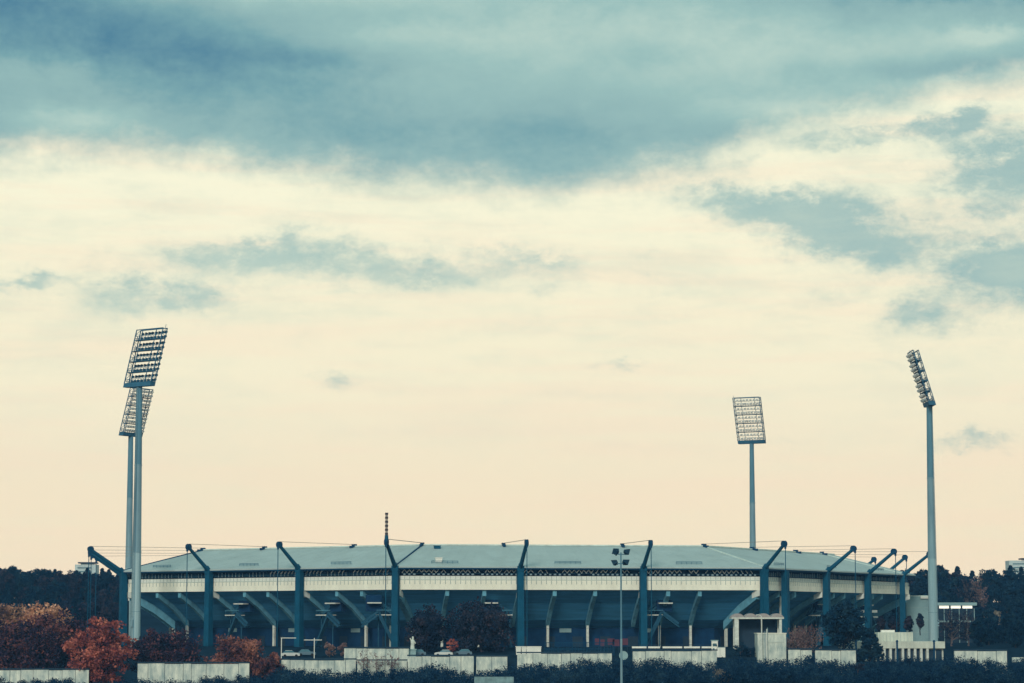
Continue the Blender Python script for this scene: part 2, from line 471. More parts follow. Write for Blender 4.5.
# pylons with raking strut, saddle, vertical tie and stay cables
for (c, d, inn_d, corner, fi) in NODES:
    tt = V2(-d.y, d.x)
    mb = MB()
    w0, w1 = 0.86, 0.74
    zb_ = GP - 0.3
    q0 = [c - tt * w0 - d * .8, c + tt * w0 - d * .8, c + tt * w0 + d * .9, c - tt * w0 + d * .9]
    q1 = [c - tt * w1 - d * .7, c + tt * w1 - d * .7, c + tt * w1 + d * .8, c - tt * w1 + d * .8]
    mb.hexa([z3(p, zb_) for p in q0] + [z3(p, ZE - 0.37) for p in q1], M['steel'])
    mb.obox(c + d * .1, tt, d, (w1 + 0.1, .8), ZF - .5, ZE + 0.12, M['steel'])
    py = spart(mb, 'pylon')
    LT = 9.4 if fi == 7 or (fi == 0 and corner) else 7.7
    tip = c + d * LT
    mb = MB()
    mb.tube(z3(c + d * 0.2, ZE - 0.4), z3(tip, ZTIP), 0.56, 0.42, M['steel'], 10)
    mb.tube(z3(c + d * 0.1, ZE - 0.5), z3(c + d * 1.0, ZE + 0.6), 0.72, 0.58, M['steel'], 10)
    mb.build('strut', py)
    mb = MB()
    mb.tube(z3(tip - tt * 0.4, ZTIP + 0.1), z3(tip + tt * 0.4, ZTIP + 0.1), 0.82, 0.82, M['fascia'], 14)
    mb.bar(z3(tip + d * 0.45, ZTIP - 1.1), z3(tip + d * 0.45, ZTIP + 0.1), 0.5, 0.5, M['fascia'])
    mb.build('saddle', py)
    mb = MB()
    mb.tube(z3(tip + d * 0.45, ZTIP), z3(tip + d * 0.45, GP - 0.3), 0.11, 0.11, M['steel'], 6)
    mb.build('tie_rod', py)
    mb = MB()
    e = c - d * inn_d
    for s in (-0.35, 0.35):
        mb.tube(z3(tip + tt * s, ZTIP + 0.85), z3(e + tt * s, ZIN + 0.55), 0.042, 0.042, M['cable'], 5)
    mb.build('stay_cable', py)
    mb = MB()
    mb.obox(e, tt, d, (0.4, 0.6), ZIN - 0.1, ZIN + 0.65, M['fascia'])
    mb.obox(e + d * 0.5, tt, d, (0.3, 1.1), ZIN - 0.4, ZIN + 0.2, M['fascia'])
    mb.build('cable_anchor', py)
    if corner:
        mb = MB()
        o2 = c + d * .6
        mb.bar(z3(o2, ZE + 0.05), z3(e, ZIN + 0.05), 0.35, 0.25, M['fascia'] if fi in (1, 0) else M['ridge_lit'])  # shading put into the hip colour: dark at left corners, pale reflection elsewhere
        mb.build('hip_rafter', py)
    if fi == 1 and corner:         # banded antenna above the near left corner
        mb = MB()
        N = 13; z0 = ZTIP + 0.9; hh = Z_(512.5, 607) - z0
        for k in range(N):
            mb.tube(z3(tip, z0 + hh * k / N), z3(tip, z0 + hh * (k + 1) / N), 0.4 if k % 2 == 0 else 0.31, 0.4 if k % 2 == 0 else 0.31, M['antred'] if k % 2 == 0 else M['antwhite'], 10)
        mb.tube(z3(tip, z0 - 0.3), z3(tip, z0 + 0.9), 0.5, 0.45, M['steel'], 10)
        mb.build('antenna', py)

# second pillar beside the near right corner and its brackets
mb = MB()
a, b, t, n = edge(2)
c = a + t * 13.3 - n * 0.2
mb.obox(c + n * .4, t, n, (0.8, .8), GP - 0.3, ZF - 0.004, M['steel'])
spart(mb, 'pillar')
for k in (20, 22.6):
    mb = MB(); c = a + t * k - n * 4
    mb.tube(z3(c, GP - .2), z3(c, ZPB - 1.2), 0.28, 0.28, M['column'], 8)
    spart(mb, 'downpipe')
# roof vents
for q, off, mat, sz in ((0.135, 18.6, 'steel', (.8, 0.6, 0.6)), (0.122, 4.6, 'white', (.8, .8, 0.9))):
    a, b, t, n = edge(1)
    c = ov[1].lerp(ov[2], 0.0) + t * (b - a).length * q - n * off
    zz = ZE + (ZIN - ZE) * off / 22.05
    mb = MB(); mb.obox(c, t, n, sz[:2], zz - 0.2, zz + sz[2], M[mat]); mb.obox(c, t, n, (sz[0] + .15, sz[1] + .15), zz + sz[2], zz + sz[2] + 0.15, M['white' if mat == 'white' else 'steel'])
    spart(mb, 'roof_vent')
# glazed ticket hall under the right stand
a, b, t, n = edge(2)
mb = MB(); c = a + t * 80 - n * 8
mb.obox(c, t, n, (12, 3), GP - .2, CZ + 1.2, M['glass'])
for k in range(-11, 12, 2): mb.obox(c + t * k + n * 3.05, t, n, (0.08, 0.06), GP, CZ + 1.2, M['grey'])
mb.obox(c + n * .3, t, n, (12.4, 3.3), CZ + 1.2, CZ + 1.6, M['white'])
mb.obox(c + t * 4 + n * 1.5, t, n, (4, 3.6), CZ + 2.6, CZ + 3.3, M['white'])
mb.obox(c + t * 4 + n * 1.2, t, n, (3.6, 3.0), CZ + 1.6, CZ + 2.6, M['glass'])
spart(mb, 'glass_hall')
mb = MB()
for k in range(5):
    c2 = a + t * (66 + k * 5.5) - n * 3
    mb.bar(z3(c2, GP + 5.5), z3(c2 + t * 3 - n * 4, GP + 3.0), 1.2, 0.3, M['beam'])
spart(mb, 'stair_flight')

# ------------------------------------------------------------------ floodlight masts
def lamp_mesh():
    mb = MB()
    mb.tube((0, -0.22, 0.05), (0, 0.10, -0.02), 0.16, 0.36, M['lampback'], 8)
    mb.tube((0, 0.10, -0.02), (0, 0.16, -0.035), 0.36, 0.33, M['lampglass'], 8)
    mb.bar((0, -0.1, 0), (0, -0.2, -0.45), 0.1, 0.1, M['lampback'])
    me = bpy.data.meshes.new('lamp'); me.from_pydata(mb.v, [], mb.f)
    for m in mb.mats: me.materials.append(m)
    me.polygons.foreach_set('material_index', mb.m); me.update()
    return me


LAMP = lamp_mesh()
HB, HT, HW, LEAN = CZ + 60.6, CZ + 74.8, 9.4, math.tan(R(16.5))


def make_mast(x, y, label, sag=0.0, turn=0.0):
    gz = ground_z(x, y) - 0.2
    fx, fy = 1.7 - x, 733 - y
    rz = math.atan2(fy, fx) - math.pi / 2 + R(turn)          # local +Y looks at the pitch
    root = thing('floodlight_mast', label, 'floodlight', (x, y, gz), rz, 'floodlight masts round the stadium')
    hb, ht = HB - gz - sag, HT - gz - sag
    hh = ht - hb
    mb = MB()
    K = 10
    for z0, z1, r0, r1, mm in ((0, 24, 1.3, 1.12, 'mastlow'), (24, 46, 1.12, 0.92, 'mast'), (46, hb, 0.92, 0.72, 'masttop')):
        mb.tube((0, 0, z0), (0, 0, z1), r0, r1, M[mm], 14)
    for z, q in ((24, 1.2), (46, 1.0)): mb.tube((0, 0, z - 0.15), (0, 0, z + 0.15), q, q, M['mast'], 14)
    mb.tube((0, 0, -0.3), (0, 0, 0.5), 1.8, 1.8, M['concrete'], 14)
    for z in (9, 34, 54): q = 1.34 - z * .0105; mb.tube((0, 0, z - .07), (0, 0, z + .07), q, q, M['mast'], 14)
    mb.tube((.5, -1.2, 1), (.3, -.75, hb - 1), .09, .09, M['masttop'], 6)
    mb.box((-.45, -1.62, 5.2), (.45, -1.1, 7.0), M['mast'])
    mb.build('pole', root, smooth=False)
    mb = MB()                      # climbing ladder on the back of the pole
    for s in (-0.22, 0.22): mb.bar((s, -1.42, 2), (s, -0.85, hb), 0.07, 0.07, M['mast'])
    z = 3.0
    while z < hb - 1:
        yy = -1.42 + 0.57 * (z - 2) / (hb - 2); mb.bar((-0.22, yy, z), (0.22, yy, z), 0.06, 0.06, M['mast']); z += 1.2
    mb.build('ladder', root)
    F = lambda x_, dy, h: (x_, h * LEAN + dy, hb + h)   # points of the leaning head
    hd = MB()
    w = HW / 2
    hd.hexa([F(-w, -0.9, -1.0), F(w, -0.9, -1.0), F(w, 1.0, -1.0), F(-w, 1.0, -1.0), F(-w, -0.9, 0.1), F(w, -0.9, 0.1), F(w, 1.0, 0.1), F(-w, 1.0, 0.1)], M['headsteel'])
    for s in (-1, -0.52, 0.52, 1):
        for dy in (-0.75, 0.75):
            if abs(s) < 1 and dy > 0: continue
            hd.bar(F(s * w, dy, 0), F(s * w, dy, hh), 0.2 if abs(s) == 1 else 0.12, 0.2, M['headsteel'])
    for s in (-1, 1):
        N = 12
        for k in range(N):
            h0, h1 = hh * k / N, hh * (k + 1) / N
            hd.bar(F(s * w, -0.75, h0), F(s * w, 0.75, h0), 0.1, 0.1, M['headsteel'])
            hd.bar(F(s * w, -0.75 if k % 2 else 0.75, h0), F(s * w, 0.75 if k % 2 else -0.75, h1), 0.1, 0.1, M['headsteel'])
    for dy in (-0.75, 0.75): hd.bar(F(-w, dy, hh), F(w, dy, hh), 0.22, 0.22, M['headsteel'])
    hd.bar(F(w, 0, hh), F(w, 0, hh + 1.0), 0.08, 0.08, M['headsteel'])
    hd.build('head_frame', root)
    T = hh / 5
    for k in range(5):
        h = T * k
        mb = MB()
        mb.bar(F(-w, 0, h + 0.05), F(w, 0, h + 0.05), 1.7, 0.16, M['headsteel'], up=(0, 0, 1))
        mb.bar(F(-w, 0, h + 0.05), F(w, 0, h + .05), .3, .3, M['headsteel'])
        for r_ in (0.55, 1.1): mb.bar(F(-w, -0.8, h + r_), F(w, -0.8, h + r_), 0.08, 0.1, M['headsteel'])
        for q in range(11):
            u = -w + HW * q / 10
            mb.bar(F(u, -0.8, h), F(u, -0.8, h + 1.1), 0.09, 0.09, M['headsteel'])
        for r_ in (0.75, 1.95): mb.bar(F(-w, 0.7, h + r_ - 0.35), F(w, 0.7, h + r_ - 0.35), 0.1, 0.12, M['headsteel'])
        mb.build('catwalk', root)
        for r_ in (0.75, 1.95):
            for q in range(8):
                u = -w + HW * (q + 0.5) / 8 + random.uniform(-0.08, 0.08)
                lo = link('lamp', LAMP, root, F(u, 1.15, h + r_), (R(-22 + random.uniform(-6, 6)), 0, R(random.uniform(-14, 14)))); lo.scale = (1.3, 1.5, 1.3)
    return root


make_mast(-95.0, 640, 'tallest looking floodlight mast, in front of the left end of the stadium', turn=10)
make_mast(-123.0, 812, 'left floodlight mast half hidden behind the nearer and taller mast')
make_mast(80.6, 846, 'floodlight mast rising behind the stadium roof, lamp front turned towards the viewer', turn=8)
make_mast(115.9, 698, 'floodlight mast at the right end of the stadium with lamp bank seen edge on', turn=17)

# ------------------------------------------------------------------ slim lamp pole in the foreground
pp = at(621.5, 683, 350)
rt = thing('lamp_pole', 'slim foreground pole with four dark floodlights in front of the stadium', 'lamp pole', (pp.x, 350, ground_z(pp.x, 350)))
zt = Z_(551, 350) - rt.location.z
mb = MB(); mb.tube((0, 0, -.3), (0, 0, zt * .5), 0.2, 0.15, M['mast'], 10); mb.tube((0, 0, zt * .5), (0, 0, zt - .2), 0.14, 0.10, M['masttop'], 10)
mb.tube((0, 0, -.3), (0, 0, 0.6), 0.4, 0.4, M['concrete'], 10)
mb.build('pole', rt)
mb = MB()
for z in (zt - 0.45, zt - 1.75): mb.bar((-0.95, 0, z), (0.95, 0, z), 0.12, 0.12, M['headsteel'])
mb.build('crossarm', rt)
for (x, z, rzz, tilt) in ((-0.6, zt - 0.15, 40, 24), (0.7, zt - 0.05, -62, -16), (-0.78, zt - 1.5, 68, -28), (0.55, zt - 1.45, -50, -24)):
    mb = MB()
    mb.hexa([(-.22, -.25, -.22), (.22, -.25, -.22), (.5, .3, -.42), (-.5, .3, -.42), (-.22, -.25, .18), (.22, -.25, .18), (.5, .3, .42), (-.5, .3, .42)], M['lampback'])
    mb.bar((0, 0, 0), (0, -0.1, -0.5), 0.14, 0.14, M['lampback'])
    lp = mb.build('lamp_head', rt, (x, 0, z), (R(tilt), 0, R(rzz)))
    mb = MB(); mb.box((-.45, .305, -.38), (.45, .34, .38), M['dark']); mb.build('lamp_glass', lp)

# ------------------------------------------------------------------ retaining walls
def wall(label, x0, x1, ytop, Y, thick=0.6, panel=3.0, cope=True, zbot=-3.2, name='retaining_wall', Y2=None, mat='concrete'):
    A = at(x0, ytop, Y); B = at(x1, ytop, Y2 or Y)
    zt = A.z
    root = thing(name, label, 'wall', ((A.x + B.x) / 2, (A.y + B.y) / 2, zbot))
    W = B.x - A.x
    t = (B - A); t.z = 0; t.normalize(); n = Vector((t.y, -t.x, 0))
    ang = math.atan2(t.y, t.x)
    L = (Vector((B.x, B.y, 0)) - Vector((A.x, A.y, 0))).length
    root.rotation_euler.z = ang
    np_ = max(1, round(L / panel))
    mb = MB(); rr = random.Random(int(x0))
    cuts = [-L / 2 + L * (k + (rr.uniform(-.28, .28) if 0 < k < np_ else 0)) / np_ for k in range(np_ + 1)]
    for k in range(np_):
        u0, u1 = cuts[k], cuts[k + 1]
        dz = rr.uniform(-0.16, 0.03); dy = rr.uniform(-0.02, 0.02)
        mb.box((u0 + 0.05, dy, 0), (u1 - 0.05, thick, zt - zbot - 0.3 + dz), M[mat])
        if k: mb.box((u0 - 0.06, 0.05, 0), (u0 + 0.06, thick - .05, zt - zbot - 0.3), M['coping'])
    mb.build('wall_panel', root)
    if cope:
        mb = MB(); mb.box((-L / 2 - .1, -.12, zt - zbot - 0.25), (L / 2 + .1, thick + .1, zt - zbot + 0.03), M['coping']); mb.build('coping', root)
    return root


wall('low stained concrete wall below the orange autumn trees at the far left', -18, 89, 668.5, 560)
wall('concrete wall below the maroon and rust coloured trees, right of the red tree', 137.5, 249.5, 662, 566)
wall('panelled concrete wall under the white pipe frame and parked cars', 281, 356, 658.5, 572)
wall('lower concrete wall section left of the statue, behind bare twigs', 357, 407, 659.5, 572)
wall('raised concrete wall behind bare twigs with dark recess, left of the statue', 344, 409, 647, 577, zbot=0)
wall('pale panelled concrete wall below the pair of dark bushy trees', 407.5, 474, 654.8, 571)
wall('short concrete wall end beside the wide panelled wall under the pylon', 476, 507.5, 655.2, 572)
wall('long pale panelled wall below the two thin pale stadium columns at centre', 517, 612, 652, 570)
wall('pale concrete wall topped by a thin white rail, right of the slim lamp pole', 632.5, 717, 649.5, 571)
wall('small cream wall panel in front of the dusty pink bare tree', 788, 812, 648.5, 571)
wall('stained low concrete wall between the cream panel and the conifers', 815, 856, 649, 575)
wall('isolated pale wall in front of the dark woodland at far right', 954, 1007, 649.5, 575)
wall('low concrete footing half covered by shrubs at the bottom centre', 474, 514, 674.5, 500, cope=False, panel=6, mat='footing')
wall('thin pale wall behind the shrubs at the far right edge', 1012, 1050, 655.5, 585, cope=False)

# rail on the wall right of the lamp pole
A = at(632, 646, 571.3); B = at(717, 646, 571.3)
mb = MB()
rt = thing('guard_rail', 'thin white guard rail running along the wall right of the slim lamp pole', 'railing', (A.x, A.y, Z_(649, 571)))
z1 = A.z - rt.location.z; L = B.x - A.x
for u0, u1 in ((0, .17), (.19, .33), (.36, .59), (.61, .8), (.82, 1)): mb.box((L * u0, 0, z1 - .5), (L * u1, .1, z1 - 0.1), M['white'])
mb.box((0, .1, z1 - .38), (L, .108, z1 - .22), M['coping'])
mb.build('rail', rt)
mb = MB()
for k in range(12): mb.box((L * k / 11 - .06, .11, -.4), (L * k / 11 + .06, .22, z1 + .3), M['coping'])
mb.box((0, .12, z1 + .2), (L, .2, z1 + .3), M['coping'])
mb.build('posts', rt)
rt.children[1].name = 'post_row'

# white block beside the canopy
A = at(757.5, 633, 575); B = at(786, 633, 575)
rt = thing('service_building', 'plain cream service building under the right hand pylon pair', 'building', ((A.x + B.x) / 2, 575, 0))
w = (B.x - A.x) / 2
mb = MB(); mb.box((-w, 0, -3.2), (w, 7, A.z - .15), M['concrete']); mb.build('wall', rt)
mb = MB(); mb.box((-w - .15, -.15, A.z - .15), (w + .15, 7.15, A.z), M['cream']); mb.build('roof', rt)
mb = MB(); mb.box((-w + 2.4, -.08, A.z - 2.1), (w - .4, -.003, A.z - 2.0), M['joint']); mb.build('ledge', rt)
mb = MB()
for u in (-w + 1.6, -w + 2.2): mb.box((u, -.2, 0), (u + .14, -.05, A.z + (1.2 if u > -w + 2 else .4)), M['mast'])
mb.build('downpipe', rt)

# entrance canopy with scalloped roof
A = at(731.5, 617, 598); B = at(784, 617, 598)
rt = thing('entrance_canopy', 'flat canopy with scalloped top on white columns beside the cream service building', 'canopy', (A.x, 598, GP - .3))
L = B.x - A.x; zc = A.z - rt.location.z
mb = MB(); mb.box((0, 0, zc - .45), (L, 6, zc - 0.1), M['column']); rf = mb.build('canopy_roof', rt)
mb = MB()
NH = 4
for k in range(NH):
    for s in range(8):
        a0, a1 = math.pi * s / 8, math.pi * (s + 1) / 8
        r = L / NH / 2
        cx = L * (k + .5) / NH
        p = [(cx - math.cos(a0) * r, zc - .1 + math.sin(a0) ** 1.5 * .95), (cx - math.cos(a1) * r, zc - .1 + math.sin(a1) ** 1.5 * .95)]
        mb.hexa([(p[0][0], .1, zc - .09), (p[1][0], .1, zc - .09), (p[1][0], 5.9, zc - .09), (p[0][0], 5.9, zc - .09),
                 (p[0][0], .1, p[0][1]), (p[1][0], .1, p[1][1]), (p[1][0], 5.9, p[1][1]), (p[0][0], 5.9, p[0][1])], M['rust'])
mb.build('scallops', rf); rf.children[0].name = 'scalloped_vault'
for x, y, r in ((1.2, .6, .5), (L - .8, .6, .3), (1.2, 5.2, .4), (L - .8, 5.2, .3)):
    mb = MB(); mb.box((x - r, y - r, 0), (x + r, y + r, zc - .45), M['column']); mb.build('canopy_column', rt)
mb = MB(); mb.box((2.2, 5.3, 0), (L - 1.4, 5.6, zc - .46), M['dark']); mb.build('rear_screen', rt)

# thin white street lamps
for px, py, Y, lab, arm in ((761.5, 616, 573.5, 'thin white street lamp with bent top in front of the scalloped canopy', -1.2), (766.8, 629, 574, 'short thin white post in front of the cream service building', 0), ):
    A = at(px, py, Y)
    rt = thing('street_lamp', lab, 'street lamp', (A.x, Y, 0))
    mb = MB(); mb.tube((0, 0, -.2), (0, 0, A.z), .16, .13, M['column'], 8)
    mb.build('pole', rt)
    if arm:
        mb = MB(); mb.tube((0, 0, A.z - .1), (arm * .5, 0, A.z + .25), .1, .1, M['column'], 8); mb.tube((arm * .5, 0, A.z + .25), (arm, 0, A.z + .2), .1, .14, M['column'], 8); mb.build('arm', rt)

# right hand low building with pillars
A = at(846, 641.5, 600); B = at(944, 641.5, 600)
rt = thing('pillared_building', 'long low cream building with a row of dark openings beneath the right mast', 'building', ((A.x + B.x) / 2, 600, 0))
w = (B.x - A.x) / 2; zt = A.z
mb = MB(); mb.box((-w, 1.2, 0), (w, 12, zt - .4), M['creamdull']); mb.box((-w - .2, -.1, zt - 1.6), (w + .2, 12.2, zt), M['creamdull']); mb.build('wall', rt)
x0 = X_(884, 600) - (A.x + B.x) / 2; x1 = X_(927, 600) - (A.x + B.x) / 2
for k in range(8):
    u = x0 + (x1 - x0) * k / 7
    mb = MB(); mb.box((u - .28, 0, 0), (u + .28, 1.15, zt - 1.605), M['column']); mb.build('pillar', rt)
    if k < 7:
        mb = MB(); mb.box((u + .35, 1.0, 0.5), (u + (x1 - x0) / 7 - .35, 1.18, zt - 1.8), M['dark']); mb.build('window', rt)
for px in (851, 862, 872, 932, 939):
    u = X_(px, 600) - (A.x + B.x) / 2
    mb = MB(); mb.box((u - .7, 1.05, 0.6), (u + .7, 1.18, zt - 1.9), M['dark']); mb.build('window', rt)
xa, xb = X_(877, 606) - (A.x + B.x) / 2, X_(912, 606) - (A.x + B.x) / 2; zz = Z_(632.3, 606)
mb = MB(); mb.box((xa, 5, zt + .003), (xb, 11, zz), M['creamdull'])
for k in range(10):
    u = xa + (xb - xa) * (k + .5) / 10
    mb.box((u - .06, 4.9, zt + .003), (u + .06, 5.05, zz - .1), M['joint'])
mb.build('roof_storey', rt)
mb = MB(); mb.box((xa + 1, 6, zz + .003), (xa + 4.2, 7.5, zz + .55), M['white']); mb.build('roof_hatch', rt)
# dark posts in front of it
for px in (856, 897, 934):
    A = at(px, 640.5, 590)
    lab = {856: 'dark post standing between the two conifers', 897: 'dark post in front of the dark window openings', 934: 'dark post at the foot of the right floodlight mast'}[px]
    rt = thing('lamp_post', lab, 'post', (A.x, 590, 0), group='dark posts before the pillared building')
    mb = MB(); mb.tube((0, 0, -.2), (0, 0, A.z - .3), .24, .22, M['fascia'], 8); mb.build('post', rt)
    mb = MB(); mb.tube((0, 0, A.z - .3), (0, 0, A.z + .1), .36, .2, M['fascia'], 8); mb.build('cap', rt)

# blank grey hall behind the right mast
A = at(906, 595.5, 738); B = at(936, 595.5, 738)
rt = thing('grey_hall', 'blank grey teal hall wall between the last pylon and the right mast', 'building', ((A.x + B.x) / 2, 738, GP - .3))
w = (B.x - A.x) / 2; zt = A.z - rt.location.z
mb = MB(); mb.box((-w, 0, 0), (w, 14, zt - .25), M['grey'])
for k in range(1, 4): mb.box((-w, -.03, zt * k / 4), (w, -.004, zt * k / 4 + .05), M['joint'])
mb.build('wall', rt)
mb = MB(); mb.box((-w - .1, -.1, zt - .245), (w + .1, 14.1, zt), M['roofedge']); mb.build('roof', rt)
mb = MB(); u = X_(926, 738) - (A.x + B.x) / 2; mb.box((u - 1.5, -.6, zt - .9), (u + 1.5, -.11, zt - .25), M['white']); mb.build('wall_lamp', rt)

# flat roofed building with bright strip in front of the right woodland
A = at(936, 602.5, 760); B = at(975, 602.5, 760)
rt = thing('pavilion', 'flat roofed two storey pavilion with bright strip under its eave, before the right woodland', 'building', ((A.x + B.x) / 2, 760, GP - .3))
w = (B.x - A.x) / 2; zt = A.z - rt.location.z
mb = MB(); mb.box((-w - .4, -.8, zt - .9), (w + .4, 10, zt), M['grey']); mb.build('roof', rt)
mb = MB(); mb.box((-w, 0.6, 0), (w, 9.6, zt - .9), M['dark']); mb.build('glazed_wall', rt)
mb = MB(); zz = Z_(621.5, 760) - rt.location.z; mb.box((-w - .3, -.5, zz - .25), (w + .3, .55, zz + .25), M['grey']); mb.build('floor_slab', rt)
for k in range(3):
    mb = MB(); u = -w + 1 + k * 3.5; mb.box((u, .3, zt - 1.75), (u + 2.9, .55, zt - .95), M['lit']); mb.build('light_strip', rt)
for k in range(6):
    mb = MB(); u = -w + .2 + k * (2 * w - .4) / 5; mb.box((u - .1, .4, 0), (u + .1, .58, zt - 1.8), M['grey']); mb.build('mullion', rt)

# far tower blocks
def tower(label, x0, x1, ytop, Y, roofx=None):
    A = at(x0, ytop, Y); B = at(x1, ytop, Y)
    gz = ground_z(A.x, Y) - 1
    rt = thing('tower_block', label, 'building', ((A.x + B.x) / 2, Y, gz))
    w = (B.x - A.x) / 2; zt = A.z - gz
    mb = MB(); mb.box((-w, 0, 0), (w, 9, zt), M['towerwhite']); mb.build('wall', rt)
    k = 0
    z = zt - 1.3
    while z > 3:
        mb = MB(); mb.box((-w + .25 * w, -.06, z - .55), (w * .6, -.004, z), M['glass']); mb.build('window_band', rt); z -= 1.75; k += 1
        if k > 7: break
    r0, r1 = roofx
    mb = MB(); mb.box((r0 * w, -.8, zt + .5), (r1 * w, 7, zt + 1.1), M['coping']); mb.box((r0 * w + 1.2, .4, zt - .1), (r1 * w - .8, 6, zt + .5), M['glass']); mb.build('roof_storey', rt)


tower('white tower block with dark roof storey above the left woodland', 75, 96, 564.5, 1180, (-.7, 1.0))
tower('pale tower block with dark overhanging roof above the right woodland', 1009, 1040, 560.5, 1180, (-.2, 1.0))

# ------------------------------------------------------------------ small things on the terrace
def frame_goal():
    A = at(281.5, 638, 574); B = at(296, 638, 574)
    rt = thing('pipe_frame', 'thin white pipe frame standing on the wall left of the second pylon', 'frame', (A.x, 574, Z_(658, 574)))
    h = A.z - rt.location.z; L = X_(322, 574) - A.x; l1 = B.x - A.x
    mb = MB()
    mb.tube((0, 0, -.2), (0, 0, h), .1, .1, M['white'], 6); mb.tube((X_(314.5, 574) - A.x, 0, -.2), (X_(314.5, 574) - A.x, 0, h), .1, .1, M['white'], 6)
    mb.build('upright', rt)
    mb = MB(); mb.tube((-.15, 0, h), (l1, 0, h), .09, .09, M['white'], 6)
    zz = Z_(640, 574) - rt.location.z
    mb.tube((X_(304, 574) - A.x, 0, zz), (L, 0, zz), .09, .09, M['white'], 6)
    mb.build('crossbar', rt)


frame_goal()


def make_car(paint):
    root = thing('parked_car', None, 'car')
    mb = MB()
    sec = [(-2.1, .35, .75), (-2.05, .3, .9), (-1.2, .3, 1.0), (1.2, .3, 1.0), (2.0, .3, .85), (2.1, .35, .7)]
    for (x0, a0, b0), (x1, a1, b1) in zip(sec, sec[1:]):
        mb.hexa([(x0, -.85, a0), (x1, -.85, a1), (x1, .85, a1), (x0, .85, a0), (x0, -.83, b0), (x1, -.83, b1), (x1, .83, b1), (x0, .83, b0)], M[paint])
    mb.build('body', root)
    mb = MB(); mb.hexa([(-1.75, -.78, .98), (1.05, -.78, .98), (1.05, .78, .98), (-1.75, .78, .98), (-1.25, -.62, 1.46), (.35, -.62, 1.46), (.35, .62, 1.46), (-1.25, .62, 1.46)], M['glass']); mb.build('glasshouse', root)
    mb = MB(); mb.hexa([(-1.27, -.64, 1.46), (.37, -.64, 1.46), (.37, .64, 1.46), (-1.27, .64, 1.46), (-1.2, -.58, 1.52), (.3, -.58, 1.52), (.3, .58, 1.52), (-1.2, .58, 1.52)], M[paint]); mb.build('roof', root)
    for x in (-1.3, 1.3):
        for y in (-.8, .8):
            mb = MB(); mb.tube((0, -.1, 0), (0, .1, 0), .32, .32, M['tyre'], 12); mb.build('wheel', root, (x, y, .32))
    return root


cw = make_car('carwhite'); cb = make_car('carblue')
CARS = [(cw, 291, 581, 'white car parked behind the white pipe frame'), (cb, 307, 583, 'grey blue car parked at the foot of the second pylon'),
        (cw, 444, 582, 'white car parked between the two dark bushy trees'), (cb, 463, 584, 'grey car parked right of the white car under the bushy trees'),
        (cb, 417, 583, 'dark car parked beside the white statue')]
used = set()
for o, px, Y, lab in CARS:
    c = copy_tree(o) if o in used else o
    used.add(o)
    x = X_(px, Y); c.location = (x, Y, ground_z(x, Y)); c.rotation_euler.z = random.choice((0, math.pi)) + random.uniform(-.1, .1)
    c['label'] = lab; c['group'] = 'cars parked on the terrace'

# pale statue on a plinth
A = at(412.5, 636.5, 579)
x = A.x; gz = ground_z(x, 579)
rt = thing('statue', 'small pale statue on a plinth left of the dark bushy trees', 'statue', (x, 579, gz))
hh = A.z - gz
mb = MB(); mb.box((-.8, -.8, 0), (.8, .8, hh * .35), M['grey']); mb.box((-.95, -.95, hh * .35), (.95, .95, hh * .4), M['grey']); mb.build('plinth', rt)
mb = MB()
for z0, z1, r0, r1, dx in ((.4, .6, .5, .42, 0), (.6, .78, .42, .5, .05), (.78, .86, .5, .2, .05), (.86, 1.0, .24, .2, .08)):
    mb.tube((dx, 0, hh * z0), (dx, 0, hh * z1), r0, r1, M['column'], 10)
mb.tube((.3, 0, hh * .8), (.7, -.2, hh * .66), .16, .12, M['column'], 8); mb.tube((-.25, 0, hh * .8), (-.55, -.2, hh * .92), .16, .12, M['column'], 8)
mb.build('figure', rt)

# red banners on the concourse rail
for k, px in enumerate((597, 602.5, 611, 616, 624.5)):
    A = at(px, 638.5 + (k % 2), 590)
    gz = ground_z(A.x, 590)
    h = A.z - gz
    rt = thing('banner_board', ['narrow red board nearest the thin stadium column at centre', 'second narrow red board from the centre column', 'wide red board left of the slim lamp pole', 'wide red board just beside the slim lamp pole', 'faded red board right behind the slim lamp pole'][k], 'board', (A.x, 590, gz), group='red boards on the terrace')
    mb = MB(); wv = .5 if k < 2 else .8
    mb.box((-wv, 0, h - 1.5), (wv, .08, h), M['red']); mb.build('panel', rt)
    mb = MB()
    for s in (-.8, .8): mb.box((s * wv - .05, .085, -.1), (s * wv + .05, .18, h - .2), M['coping'])
    mb.build('stand', rt)
# white planters by the centre pylon
for k, (px, wv) in enumerate(((518.5, .6), (524, .55), (534, 1.7))):
    A = at(px, 646.8, 573.5); gz = ground_z(A.x, 573.5)
    rt = thing('planter', ['white box planter at the left foot of the centre pylon', 'small white planter in front of the centre pylon', 'longest white planter right of the centre pylon'][k], 'planter', (A.x, 580, ground_z(A.x, 580) + .5), group='white planters by the centre pylon')
    h = Z_(647, 580) - rt.location.z
    mb = MB(); mb.hexa([(-wv + .1, -.5, 0), (wv - .1, -.5, 0), (wv - .1, .5, 0), (-wv + .1, .5, 0), (-wv, -.6, h), (wv, -.6, h), (wv, .6, h), (-wv, .6, h)], M['white'])
    mb.box((-wv - .08, -.68, h + .003), (wv + .08, .68, h + .16), M['white']); mb.build('trough', rt)
# round pale sign behind the lamp pole
A = at(623.5, 655.5, 568)
rt = thing('round_sign', 'pale teal round sign just behind the slim lamp pole at wall height', 'sign', (A.x, 568, 0))
mb = MB(); mb.tube((0, -.06, A.z), (0, .06, A.z), 1.0, 1.0, M['grey'], 24); mb.build('disc', rt)
mb = MB(); mb.tube((0, .12, -.2), (0, .12, A.z + .6), .09, .09, M['fascia'], 8); mb.build('post', rt)

